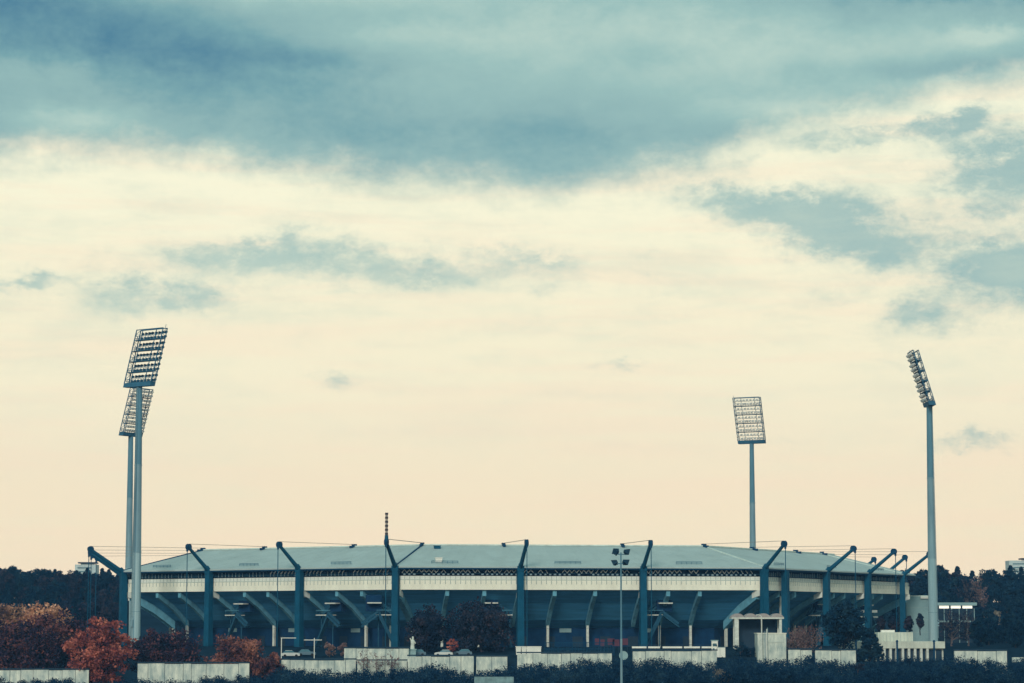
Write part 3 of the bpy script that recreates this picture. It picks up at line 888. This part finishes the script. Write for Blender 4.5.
# ------------------------------------------------------------------ trees
def leaves(name, centers, radii, n_per, size, mat, parent=None, flat=0.75, seed=1, core=.45):
    rng = np.random.default_rng(seed)
    C = np.repeat(np.array(centers), n_per, axis=0); Rr = np.repeat(np.array(radii), n_per)
    n = len(C)
    d = rng.normal(size=(n, 3)); d /= np.linalg.norm(d, axis=1)[:, None]
    rad = rng.random(n) ** core
    P = C + d * (Rr * rad)[:, None] * np.array([1, 1, flat])
    u = rng.normal(size=(n, 3)) ; u /= np.linalg.norm(u, axis=1)[:, None]
    v = np.cross(u, rng.normal(size=(n, 3))); v /= np.linalg.norm(v, axis=1)[:, None]
    s = size * (0.55 + 0.9 * rng.random(n))
    u = u * s[:, None]; v = v * (s * 0.62)[:, None]
    Vt = np.stack([P - u, P + v, P + u, P - v], axis=1).reshape(-1, 3)
    me = bpy.data.meshes.new(name)
    me.vertices.add(4 * n); me.vertices.foreach_set('co', Vt.ravel().astype(np.float32))
    me.loops.add(4 * n); me.loops.foreach_set('vertex_index', np.arange(4 * n, dtype=np.int32))
    me.polygons.add(n); me.polygons.foreach_set('loop_start', np.arange(0, 4 * n, 4, dtype=np.int32))
    me.materials.append(mat); me.update(calc_edges=True)
    return link(name, me, parent)


def make_tree(name, label, h, w, mat, bark='bark', shape='round', dens=1.0, leaf=0.34, seed=1, low=0.12, nclump=70, group=None, clump=0.15):
    rr = random.Random(seed)
    root = thing(name, label, 'tree', group=group)
    mb = MB()
    top = h * (0.75 if shape != 'cone' else 0.96)
    pts = [Vector((0, 0, -0.4))]
    for k in range(1, 6): pts.append(Vector((rr.uniform(-.02, .02) * h, rr.uniform(-.02, .02) * h, top * k / 5)))
    r = h * 0.022
    for k in range(5): mb.tube(pts[k], pts[k + 1], r * (1.25 - .2 * k) , r * (1.05 - .2 * k), M[bark], 7)
    cs, rs = [], []
    lobes = [(rr.uniform(0, 6.28), rr.uniform(.2, 1), rr.uniform(-.22, .16)) for _ in range(7)]
    for _ in range(nclump):
        if shape == 'cone':
            u = rr.random() ** 0.8
            z = h * (low + (1 - low) * u); rad = w / 2 * (1 - u) ** 0.8 * (0.55 + 0.5 * rr.random()) + .1
            an = rr.uniform(0, 6.28); c = Vector((math.cos(an) * rad, math.sin(an) * rad, z)); cr = w * clump * (1.15 - .8 * u)
        else:
            d = Vector((rr.gauss(0, 1), rr.gauss(0, 1), rr.gauss(0, 1))).normalized()
            rad = rr.random() ** 0.4
            an = math.atan2(d.y, d.x); k = 1.0
            for (la, lz, am) in lobes:
                k += am * max(0, math.cos(an - la)) ** 3 * max(0, 1 - abs(d.z - lz + .4))
            rad *= k * rr.uniform(.82, 1.0)
            zc = h * (low + (1 - low) / 2); rz = h * (1 - low) / 2
            c = Vector((d.x * w / 2 * rad, d.y * w / 2 * rad, zc + d.z * rz * rad)); cr = w * clump * rr.uniform(.6, 1.2)
            if shape == 'spindle':
                q = 1 - max(0, d.z * rad) * .75; c.x *= q; c.y *= q
        cs.append(c); rs.append(cr)
    for c in cs[::3]:              # limbs reach into the clumps
        k = min(4, max(1, int(c.z / top * 3.2)))
        st = pts[k]
        mid = st.lerp(c, .5) + Vector((0, 0, rr.uniform(-.3, .6)))
        mb.tube(st, mid, r * .42, r * .26, M[bark], 5); mb.tube(mid, c, r * .26, r * .08, M[bark], 5)
        if dens < .5:
            for q in range(4):
                e = c + Vector((rr.uniform(-1, 1), rr.uniform(-1, 1), rr.uniform(-.2, 1.1))) * w * .16
                mb.tube(mid.lerp(c, rr.random()), e, r * .13, r * .05, M[bark], 4)
    mb.build('trunk', root)
    leaves('crown', [tuple(c) for c in cs], rs, max(4, int(60 * dens)), leaf, mat, root, seed=seed)
    return root


def put(root, px, Y, z=None, s=1.0, sz=None):
    x = X_(px, Y)
    root.location = (x, Y, (ground_z(x, Y) if z is None else z) - .1)
    root.scale = (s, s, sz or s); root.rotation_euler.z = random.uniform(0, 6.28)


# foreground autumn trees, left
t = make_tree('autumn_tree', 'tall tree with bright orange crown top behind the dark maroon one at far left', 15.2, 14.5, M['leaf_orange'], seed=3, nclump=110, low=.2); put(t, 47, 612)
t = make_tree('autumn_tree', 'orange brown tree cut by the left edge, crown turning pale', 12.5, 13, M['leaf_faded'], seed=4, nclump=90, low=.2); put(t, 12, 616)
t = make_tree('autumn_tree', 'broad dark maroon tree in front of the orange crowns at far left', 17.2, 22, M['leaf_maroon'], seed=5, nclump=190, low=-.05, clump=.12); put(t, 48, 576)
t = make_tree('autumn_tree', 'dark purple brown tree at the far left corner above the stained wall', 15, 14, M['leaf_maroon'], seed=6, nclump=130, low=-.05); put(t, 4, 580)
t = make_tree('autumn_tree', 'bright red leaning autumn tree between the two left concrete walls', 16.6, 16.5, M['leaf_red'], seed=9, nclump=170, low=-.12, clump=.11); put(t, 104, 566)
t = make_tree('autumn_tree', 'dark maroon tree behind the wall right of the red tree, below the stadium corner', 13.5, 17.5, M['leaf_maroon'], seed=10, nclump=170, low=-.1, clump=.12); put(t, 168, 584)
t = make_tree('autumn_tree', 'rust brown rounded tree in front of the stadium between first and second pylon', 12.2, 17, M['leaf_rust'], seed=12, nclump=160, low=-.1, clump=.12); put(t, 240, 574)
t = make_tree('autumn_tree', 'small rust bush tree at the right end of the wall below it', 8.5, 7.5, M['leaf_rust'], seed=13, nclump=60, low=-.1); put(t, 268, 568)
# dark trees in front of the centre bays
t = make_tree('bushy_tree', 'narrower dark brown tree right of the pylon that carries the antenna', 11.4, 11, M['leaf_brown'], seed=21, nclump=120, low=-.06, dens=.75); put(t, 427, 592)
t = make_tree('bushy_tree', 'wider dark brown tree left of the centre pylon', 12, 17.5, M['leaf_brown'], seed=22, nclump=190, low=-.06, dens=.75, clump=.12); put(t, 481, 592)
t = make_tree('bare_tree', 'dusty pink half bare tree above the small cream wall panel', 8.0, 11, M['leaf_pink'], 'palebark', seed=25, nclump=90, low=.12, dens=.35, leaf=.2); put(t, 802, 582)
t = make_tree('dark_conifer', 'tall dark conifer in front of the right stand', 14.5, 9.5, M['leaf_dark'], seed=31, nclump=110, low=.22); put(t, 844, 590)
t = make_tree('dark_conifer', 'low dark spreading pine beside the tall conifer', 7.6, 6.6, M['leaf_dark'], shape='cone', seed=32, nclump=60, low=.05, clump=.2); put(t, 870, 588)
t = make_tree('topiary_tree', 'small spindle shaped brown tree in front of the grey hall', 5.8, 2.3, M['leaf_brown'], seed=41, nclump=46, low=.2, leaf=.2, shape='spindle', clump=.2); put(t, 920, 690, z=Z_(633.5, 690))
for px, lab in ((909, 'small brown lollipop tree touching the last pylon'), (893, 'small brown round tree in front of the glass hall, left of the last pylon'), (881, 'small brown round tree in front of the glass hall, nearest the fourth pylon')):
    c = copy_tree(t); put(c, px, 690, z=Z_(637, 690), s=1.25, sz=1.05); c['label'] = lab
    c['group'] = 'small trimmed trees by the grey hall'
t['group'] = 'small trimmed trees by the grey hall'
t = make_tree('bare_tree', 'reddish half bare tree in front of the flat roofed pavilion', 10.5, 8, M['leaf_brown'], 'palebark', seed=45, nclump=80, low=.05, dens=.2, leaf=.24); put(t, 951, 655)
t = make_tree('bare_tree', 'thin twiggy brown tree between pavilion and dark woodland', 9.5, 7, M['leaf_brown'], 'palebark', seed=46, nclump=70, low=.05, dens=.2, leaf=.24); put(t, 968, 660)
t = make_tree('dry_bush', 'pale dry bush standing out of the dark shrubs below the canopy', 3.2, 4.2, M['leaf_dry'], 'palebark', seed=48, nclump=30, low=.1, dens=.35, leaf=.18); put(t, 722, 470, z=-.1); t.scale = (1.0, 1.0, 1.0); t['category'] = 'bush'
t = make_tree('dry_bush', 'dull brown twiggy bush in front of the low pine', 3.0, 3.0, M['leaf_brown'], 'palebark', seed=49, nclump=30, low=.1, dens=.4, leaf=.2); put(t, 857, 540, z=.4); t['category'] = 'bush'
for k, px in enumerate((364, 377, 392)):
    t = make_tree('bare_tree', ['low bare twiggy bush at the left end of the raised concrete wall', 'low bare twiggy bush before the dark recess in the raised wall', 'low bare twiggy bush at the right end of the raised wall'][k], 5.4, 4.5, M['leaf_pink'], 'palebark', seed=60 + k, nclump=30, low=.1, dens=.12, leaf=.16); put(t, px, 569.5, z=0); t['category'] = 'bush'


# dark mesh fence above the long panelled wall, kiosk, cabinets
A = at(545, 642.5, 584); B = at(614, 642.5, 584)
rt = thing('mesh_fence', 'low dark mesh fence on the terrace above the long panelled wall at centre', 'fence', (A.x, 584, ground_z(A.x, 584)))
h = A.z - rt.location.z; L = B.x - A.x
mb = MB()
for k in range(int(L / .35)): mb.box((k * .35, 0, 0.1), (k * .35 + .09, .05, h), M['fascia'])
for z in (.15, h * .5, h): mb.box((0, -.02, z - .06), (L, .07, z + .06), M['fascia'])
mb.build('mesh_panel', rt)
for k in range(6):
    mb = MB(); u = L * k / 5; mb.box((u - .08, .06, -.2), (u + .08, .2, h + .2), M['fascia']); mb.build('post', rt)
A = at(714.5, 640, 580)
rt = thing('kiosk', 'small white kiosk with flat roof at the right end of the white guard rail', 'kiosk', (A.x, 580, ground_z(A.x, 580)))
h = A.z - rt.location.z
mb = MB(); mb.box((-.7, -.6, 0), (.7, .6, h - .2), M['white']); mb.build('wall', rt)
mb = MB(); mb.box((-.85, -.75, h - .2), (.85, .75, h), M['grey']); mb.build('roof', rt)
mb = MB(); mb.box((-.45, -.64, h * .45), (.45, -.603, h * .8), M['glass']); mb.build('window', rt)
A = at(721.5, 647.5, 574)
rt = thing('electric_cabinet', 'low white cabinet right below the small white kiosk', 'cabinet', (A.x, 578.5, ground_z(A.x, 578.5)))
h = Z_(647.5, 578.5) - rt.location.z
mb = MB(); mb.box((-1.2, -.3, 0), (1.2, .3, h), M['white']); mb.box((-1.3, -.38, h + .003), (1.3, .38, h + .1), M['grey']); mb.build('housing', rt)
mb = MB(); mb.box((-.03, -.33, .15), (.03, -.303, h - .1), M['joint']); mb.build('door_gap', rt)
for k, (px, py, hh_, ww_, mt, lab) in enumerate((
        (740, 640, 3.4, 4, 'leaf_dark', 'dark bush left of the scalloped canopy column'), (750, 647, 2.2, 5, 'leaf_dark', 'low dark bush left of the cream service building'),
        (452, 637, 4.2, 3.4, 'leaf_red', 'small pinkish red bush between the two dark bushy trees'), (330, 640, 3.6, 3.5, 'leaf_pink', 'pale twiggy bush right of the white pipe frame'),
        (343, 641, 3.4, 3, 'leaf_pink', 'pale twiggy bush left of the raised concrete wall'), (668, 643, 2.2, 3, 'leaf_dark', 'small dark bush behind the white guard rail'),
        (566, 648, 1.6, 3, 'leaf_shrub', 'low dark bush in front of the mesh fence'), (828, 645, 2.6, 4.5, 'leaf_dark', 'dark bush behind the stained wall left of the tall conifer'))):
    t = make_tree('terrace_bush', lab, hh_, ww_, M[mt], 'palebark', seed=90 + k, nclump=26, low=.05, dens=.5, leaf=.16); put(t, px, 580 + k % 3); t['category'] = 'bush'

# woodland: prototypes, then copies
protos = [
    make_tree('woodland_tree', None, 15, 11, M['leaf_dark'], seed=71, nclump=100, low=-.02, leaf=.42),
    make_tree('woodland_tree', None, 16, 8, M['leaf_dark'], shape='cone', seed=72, nclump=100, low=.0, leaf=.4, clump=.17),
    make_tree('woodland_tree', None, 14, 11, M['leaf_brown'], seed=73, nclump=100, low=-.02, leaf=.42),
    make_tree('woodland_tree', None, 15, 10, M['leaf_dark'], seed=74, nclump=100, low=-.02, leaf=.42),
]
usedp = set()
rr = random.Random(5)


def forest(spots, lab, grp):
    for (x, y, s, k) in spots:
        p = protos[k]
        if p.name in usedp: c = copy_tree(p)
        else: c = p; usedp.add(p.name)
        c.location = (x, y, ground_z(x, y) - .1); c.scale = (s, s, s * rr.uniform(.92, 1.1)); c.rotation_euler.z = rr.uniform(0, 6.28)
        tag(c, lab, 'tree', grp)


L_ = []
for Y in (760, 880, 910, 940, 965, 990, 1015, 1040):
    x0, x1 = X_(-75, Y), X_(125, Y)
    if Y == 760: x1 = X_(78, Y)
    x = x0
    while x < x1:
        L_.append((x, Y + rr.uniform(-10, 10), rr.uniform(.66, .84), rr.choice((0, 1, 2, 2, 3)) if Y < 950 else rr.choice((1, 3, 3, 0, 0)))); x += rr.uniform(4.5, 7)
forest(L_, 'dark tree of the wooded slope left of the stadium', 'trees of the left wooded slope')
R_ = []
for Y in (640, 690, 745, 800, 860, 915, 960, 1000):
    lo = {640: 980, 690: 984, 745: 988, 800: 930, 860: 905, 915: 890, 960: 890, 1000: 890}[Y]
    x0, x1 = X_(lo, Y), X_(1075, Y)
    x = x0
    while x < x1:
        s = {640: .5, 690: .66, 745: .78, 800: .9, 860: 1.0, 915: 1.0, 960: .98, 1000: .98}[Y]
        if Y > 850 and X_(965, Y) < x: s *= .93
        R_.append((x, Y + rr.uniform(-10, 10), rr.uniform(.82, 1.0) * s, rr.choice((0, 0, 1, 2, 3, 3)))); x += rr.uniform(5, 8)
forest(R_, 'dark tree of the wood right of the stadium', 'trees of the right wood')
t = make_tree('bare_tree', 'taller half bare autumn tree above the right wood, nearest the mast', 19, 8, M['leaf_brown'], 'palebark', seed=81, nclump=70, low=.3, dens=.3, leaf=.3); put(t, 966, 880)
t = make_tree('bare_tree', 'taller half bare autumn tree above the right wood, second from the mast', 19, 8, M['leaf_pink'], 'palebark', seed=82, nclump=60, low=.3, dens=.22, leaf=.3); put(t, 979, 885)
t = make_tree('autumn_tree', 'dull yellow brown crown standing out of the dark right wood', 11, 8, M['leaf_dry'], seed=83, nclump=60, low=.3, leaf=.4, dens=.7); put(t, 995, 780)

# ------------------------------------------------------------------ shrubs in the foreground: nobody could count them
top_px = [(-40, 677), (60, 675), (90, 681), (137, 679), (250, 674), (282, 671), (300, 669), (360, 670), (400, 666), (440, 668), (466, 672), (490, 668), (512, 667), (522, 661), (570, 663), (600, 661), (640, 659), (700, 660.5), (760, 658), (800, 658), (900, 658.5), (1070, 657)]
cs, rs = [], []
rr = random.Random(11)
for Y in (563, 553, 540, 520, 500, 470):
    px = -45
    while px < 1070:
        ty = np.interp(px, [p[0] for p in top_px], [p[1] for p in top_px]) - (1.6 if 280 < px < 730 else .4)
        zt = Z_(ty + rr.uniform(-1.0, 2.0) + 3.2 * math.sin(px * .061) * math.sin(px * .023 + 1) + 1.2 * math.sin(px * .17), 562)
        if Y < 562: zt = -3 + (zt + 3) * rr.uniform(.75, 1.02)
        x = X_(px, Y)
        if Y == 500 and 474 < px < 514: px += 5; continue
        if Y < 500 and 468 < px < 512: zt = -3 + (zt + 3) * .5
        r = rr.uniform(1.2, 1.9)
        h = zt
        z = h - r * .75
        while z > -3.2:
            cs.append((x + rr.uniform(-.7, .7), Y + rr.uniform(-5, 5), z)); rs.append(r); z -= 1.1
        px += rr.uniform(5, 9) * 560 / Y
sh = leaves('shrubbery', cs, rs, 190, 0.155, M['leaf_shrub'], flat=.8, seed=5, core=.7)
tag(sh, kind='stuff')

# ------------------------------------------------------------------ haze
HZ = dict(density=0.00011, color=(0.2, 0.5, 0.95))
hm = bpy.data.materials.new('added_haze_air'); n, l = nt(hm)
for k in list(n):
    if k.type != 'OUTPUT_MATERIAL': n.remove(k)
pv = n.new('ShaderNodeVolumePrincipled')
pv.inputs['Color'].default_value = (*HZ['color'], 1); pv.inputs['Density'].default_value = HZ['density']  # thin blue volume added to lift the dark tones towards navy
l.new(pv.outputs[0], [k for k in n if k.type == 'OUTPUT_MATERIAL'][0].inputs['Volume'])
mb = MB(); mb.box((-500, -80, -4.5), (500, 1270, 108), hm)
tag(mb.build('added_haze'), kind='stuff')

# ------------------------------------------------------------------ sky
SUN_EL, SUN_AZ = R(25), R(192)      # azimuth from +Y clockwise seen from above: behind the camera, a little left
w = bpy.data.worlds.new('World'); SC.world = w; w.use_nodes = True
n, l = w.node_tree.nodes, w.node_tree.links
bg = n['Background']


def mth(op, a, b=None, c=None, clamp=False):
    k = n.new('ShaderNodeMath'); k.operation = op; k.use_clamp = clamp
    for i, v in enumerate((a, b, c)):
        if v is None: continue
        if hasattr(v, 'is_output'): l.new(v, k.inputs[i])
        else: k.inputs[i].default_value = v
    return k.outputs[0]


def smooth(x, lo, hi):
    k = n.new('ShaderNodeMapRange'); k.interpolation_type = 'SMOOTHSTEP'
    l.new(x, k.inputs['Value']); k.inputs['From Min'].default_value = lo; k.inputs['From Max'].default_value = hi
    return k.outputs['Result']


def mixc(f, a, b):
    k = n.new('ShaderNodeMix'); k.data_type = 'RGBA'
    if hasattr(f, 'is_output'): l.new(f, k.inputs[0])
    else: k.inputs[0].default_value = f
    for i, v in ((6, a), (7, b)):
        if hasattr(v, 'is_output'): l.new(v, k.inputs[i])
        else: k.inputs[i].default_value = (*v, 1)
    return k.outputs[2]


tc = n.new('ShaderNodeTexCoord')
sp = n.new('ShaderNodeSeparateXYZ'); l.new(tc.outputs['Generated'], sp.inputs[0])
az = mth('ARCTAN2', sp.outputs['X'], sp.outputs['Y'])
el = mth('ARCSINE', sp.outputs['Z'])
U = mth('MULTIPLY_ADD', az, FPX, 512)        # azimuth and elevation of the sky, in the camera's milliradians
Vv = mth('MULTIPLY_ADD', el, -FPX, 622)
cb_ = n.new('ShaderNodeCombineXYZ'); l.new(U, cb_.inputs[0]); l.new(Vv, cb_.inputs[1])
UV = cb_.outputs[0]


def noise(su, sv, detail=7, rough=0.58, off=0.0, dist=0.0):
    mp = n.new('ShaderNodeMapping'); mp.inputs['Scale'].default_value = (1 / su, 1 / sv, 1); mp.inputs['Location'].default_value = (off, off * 1.7, off)
    l.new(UV, mp.inputs['Vector'])
    k = n.new('ShaderNodeTexNoise'); k.inputs['Scale'].default_value = 1; k.inputs['Detail'].default_value = detail
    k.inputs['Roughness'].default_value = rough; k.inputs['Distortion'].default_value = dist
    l.new(mp.outputs[0], k.inputs['Vector'])
    return k.outputs['Fac']


def blob(cu, cv, wu, wv, amp, uv=None):
    a = n.new('ShaderNodeVectorMath'); a.operation = 'SUBTRACT'; l.new(uv or UV, a.inputs[0]); a.inputs[1].default_value = (cu, cv, 0)
    b = n.new('ShaderNodeVectorMath'); b.operation = 'MULTIPLY'; l.new(a.outputs[0], b.inputs[0]); b.inputs[1].default_value = (1 / wu, 1 / wv, 0)
    d = n.new('ShaderNodeVectorMath'); d.operation = 'DOT_PRODUCT'; l.new(b.outputs[0], d.inputs[0]); l.new(b.outputs[0], d.inputs[1])
    return mth('MULTIPLY', mth('POWER', math.exp(-1), d.outputs['Value']), amp)


def total(lst, uv=None):
    s = None
    for b in lst:
        k = blob(*b, uv=uv); s = k if s is None else mth('ADD', s, k)
    return s


n1 = noise(150, 75, 8, 0.66, 3.1)
n2 = noise(62, 40, 8, 0.68, 7.7)
n3 = noise(320, 120, 5, 0.5, 12.3)
n4 = noise(24, 15, 10, 0.7, 4.4)
n5 = noise(130, 90, 8, 0.62, 31.0, 0.2)
n8 = noise(58, 48, 8, 0.64, 15.0)
n6 = noise(70, 38, 8, 0.7, 57.0)
n7 = noise(34, 22, 10, 0.68, 91.0)
# warped sky coordinates for ragged cloud outlines
wu = mth('MULTIPLY_ADD', mth('SUBTRACT', n1, 0.5), 150, U)
wu = mth('MULTIPLY_ADD', mth('SUBTRACT', n7, 0.5), 60, wu)
wv = mth('MULTIPLY_ADD', mth('SUBTRACT', n2, 0.5), 56, Vv)
wv = mth('MULTIPLY_ADD', mth('SUBTRACT', n4, 0.5), 26, wv)
cw_ = n.new('ShaderNodeCombineXYZ'); l.new(wu, cw_.inputs[0]); l.new(wv, cw_.inputs[1])
WUV = cw_.outputs[0]
hv = n.new('ShaderNodeMix'); hv.data_type = 'VECTOR'; hv.inputs[0].default_value = 0.45
l.new(UV, hv.inputs[4]); l.new(WUV, hv.inputs[5])
HUV = hv.outputs[1]

# clear evening sky behind the clouds: cream, warmer towards the horizon
def lin(r, g, b): return tuple(((c / 255) / 12.92 if c <= 10 else ((c / 255 + .055) / 1.055) ** 2.4) for c in (r, g, b))
base = n.new('ShaderNodeValToRGB'); base.color_ramp.interpolation = 'EASE'
e = base.color_ramp.elements
stops = [(0.0, lin(240, 221, 190)), (0.18, lin(243, 225, 192)), (0.42, lin(243, 233, 200)), (0.75, lin(243, 239, 208)), (1.0, lin(228, 234, 210))]
e[0].position, e[1].position = stops[0][0], stops[-1][0]
e[0].color, e[1].color = (*stops[0][1], 1), (*stops[-1][1], 1)
for p, c in stops[1:-1]:
    k = e.new(p); k.color = (*c, 1)
l.new(mth('DIVIDE', mth('SUBTRACT', 622, Vv), 622, clamp=True), base.inputs['Fac'])
col = base.outputs['Color']
col = mixc(mth('MULTIPLY', smooth(n1, 0.45, 0.75), 0.25), col, lin(226, 226, 196))
col = mixc(mth('MULTIPLY', smooth(noise(380, 26, 7, .6, 21.0), 0.44, 0.64), 0.34), col, lin(246, 220, 190))

# scattered small clouds
small = [(30, 286, 42, 10, 1.2), (300, 250, 66, 18, .8), (360, 268, 95, 22, .95), (215, 262, 80, 15, 1.1), (165, 298, 75, 20, 1.50), (445, 278, 50, 16, .75), (290, 236, 30, 12, .6),
         (330, 380, 28, 11, .85), (520, 262, 50, 14, 0.88), (556, 285, 36, 12, 0.75), (625, 368, 28, 7, .6), (560, 262, 24, 10, .5),
         (725, 206, 63, 21, 1.24), (790, 214, 48, 25, 1.08), (845, 228, 53, 30, 1.40), (900, 258, 56, 25, 1.46), (815, 240, 41, 17, 0.86),
         (985, 180, 53, 30, 1.51), (1030, 172, 48, 43, 1.40), (1000, 276, 58, 35, 1.62), (1045, 285, 48, 38, 1.30), (928, 322, 43, 19, 1.19), (958, 130, 24, 17, 1.40), (865, 148, 51, 11, 1.19), (915, 138, 31, 10, 0.97),
         (765, 168, 24, 7, .6), (990, 220, 20, 8, .5), (655, 290, 45, 14, .4), (650, 250, 20, 6, .35), (680, 322, 18, 6, .45),
         (972, 445, 32, 9, .95), (890, 372, 20, 6, .4), (840, 300, 55, 10, .45), (640, 450, 40, 6, .25), (780, 445, 40, 6, .2),
         (-70, 250, 60, 30, .8)]
env = total(small, WUV)
tex = mth('ADD', mth('MULTIPLY', mth('SUBTRACT', n6, 0.5), 3.6), mth('MULTIPLY', mth('SUBTRACT', n4, 0.5), 1.0))
ds = mth('ADD', env, mth('MULTIPLY', tex, mth('MULTIPLY_ADD', env, 0.62, 0.2)))
cs_ = smooth(ds, 0.02, 1.75)
scol = mixc(mth('MULTIPLY_ADD', n5, 1.6, -0.3, clamp=True), lin(144, 177, 173), lin(176, 198, 185))
scol = mixc(mth('MULTIPLY', smooth(U, 640, 1000), 0.5), scol, lin(124, 165, 168))
col = mixc(mth('MULTIPLY', cs_, 0.93), col, scol)

veil = smooth(mth('ADD', mth('MULTIPLY', noise(210, 40, 8, .66, 71.0, .3), 0.7), mth('MULTIPLY', n6, 0.3)), 0.44, 0.66)
col = mixc(mth('MULTIPLY', veil, mth('MULTIPLY', smooth(Vv, 540, 260), 0.36)), col, lin(196, 208, 188))

# the big cloud bank overhead
edge_r = n.new('ShaderNodeValToRGB'); edge_r.color_ramp.interpolation = 'B_SPLINE'
pts_ = [(0, 156), (70, 142), (150, 140), (300, 160), (500, 176), (600, 172), (700, 146), (760, 122), (830, 108), (920, 92), (1024, 74)]
e = edge_r.color_ramp.elements
e[0].position, e[1].position = 0.0, 1.0
e[0].color = (pts_[0][1] / 200,) * 3 + (1,); e[1].color = (pts_[-1][1] / 200,) * 3 + (1,)
for p, v in pts_[1:-1]:
    k = e.new(p / 1024); k.color = (v / 200,) * 3 + (1,)
l.new(mth('DIVIDE', U, 1024, clamp=True), edge_r.inputs['Fac'])
vb = mth('MULTIPLY', edge_r.outputs['Color'], 200)
dist = mth('SUBTRACT', vb, Vv)
dist = mth('MULTIPLY_ADD', mth('SUBTRACT', n1, 0.5), 56, dist)
dist = mth('MULTIPLY_ADD', mth('SUBTRACT', n8, 0.5), 58, dist)
dist = mth('MULTIPLY_ADD', mth('SUBTRACT', n4, 0.5), 14, dist)
dist = mth('ADD', dist, 17)
cover = smooth(dist, -24, 30)
lt = total([(580, 40, 190, 46, .5), (290, -14, 150, 24, .9), (800, 66, 190, 40, .5), (40, 84, 80, 16, .25), (80, 128, 70, 14, .55), (760, 112, 90, 14, .4), (990, 50, 40, 10, .6), (380, 40, 90, 14, .3)], HUV)
dk = total([(130, 60, 140, 40, .3), (-10, -10, 150, 75, .75), (1040, -14, 170, 28, .85), (570, 136, 90, 24, .16), (650, 58, 60, 14, .3), (250, 84, 170, 34, .22), (930, 76, 90, 9, .45), (400, 128, 170, 18, .14), (180, 40, 90, 26, .2), (810, 72, 30, 14, .25), (320, 62, 90, 12, .2)], HUV)
lum = mth('ADD', mth('MULTIPLY', mth('SUBTRACT', lt, dk), 1.2), mth('MULTIPLY_ADD', n1, 0.3, -0.15))
lum = mth('MULTIPLY_ADD', mth('SUBTRACT', n3, 0.5), 0.3, lum)
lum = mth('MULTIPLY_ADD', mth('SUBTRACT', n5, 0.5), 0.75, lum)
lum = mth('MULTIPLY_ADD', mth('SUBTRACT', n4, 0.5), 0.5, lum)
rp = n.new('ShaderNodeValToRGB'); e = rp.color_ramp.elements
e[0].position, e[1].position = 0.0, 1.0
e[0].color, e[1].color = (*lin(56, 114, 140), 1), (*lin(178, 202, 190), 1)
for p, c in ((0.3, lin(108, 154, 160)), (0.45, lin(130, 168, 168)), (0.7, lin(146, 182, 177))):
    k = e.new(p); k.color = (*c, 1)
l.new(mth('MULTIPLY_ADD', lum, 0.58, 0.5, clamp=True), rp.inputs['Fac'])
col = mixc(mth('MULTIPLY', cover, 0.97), col, rp.outputs['Color'])

sky = n.new('ShaderNodeTexSky'); sky.sky_type = 'NISHITA'; sky.sun_disc = False
sky.sun_elevation = SUN_EL; sky.sun_rotation = SUN_AZ
GAIN = 8.7
gk = n.new('ShaderNodeVectorMath'); gk.operation = 'SCALE'; l.new(col, gk.inputs[0]); gk.inputs['Scale'].default_value = GAIN
final = mixc(0.96, sky.outputs['Color'], gk.outputs[0])
l.new(final, bg.inputs['Color']); bg.inputs['Strength'].default_value = 0.1

sl = bpy.data.lights.new('sun', 'SUN'); sl.energy = 1.5; sl.angle = R(14); sl.color = (1, .94, .82)
so = bpy.data.objects.new('sun', sl); COL.objects.link(so)
dirv = Vector((math.sin(SUN_AZ) * math.cos(SUN_EL), math.cos(SUN_AZ) * math.cos(SUN_EL), math.sin(SUN_EL)))
so.rotation_euler = dirv.to_track_quat('Z', 'Y').to_euler(); so.location = (0, 0, 150)

# ------------------------------------------------------------------ camera
cam = bpy.data.cameras.new('camera'); co = bpy.data.objects.new('camera', cam); COL.objects.link(co)
cam.sensor_width = 36; cam.lens = FPX / 1024 * 36; cam.clip_end = 5000; cam.clip_start = 0.5
co.location = (0, 0, CZ); co.rotation_euler = (math.pi / 2 + PITCH, 0, 0)
SC.camera = co
vs = SC.view_settings
vs.view_transform = 'Standard'; vs.look = 'None'; vs.exposure = 0.38; vs.gamma = 1
SC.cycles.use_denoising = True
SC.cycles.max_bounces = 6; SC.cycles.diffuse_bounces = 3; SC.cycles.volume_bounces = 0; SC.cycles.transparent_max_bounces = 8
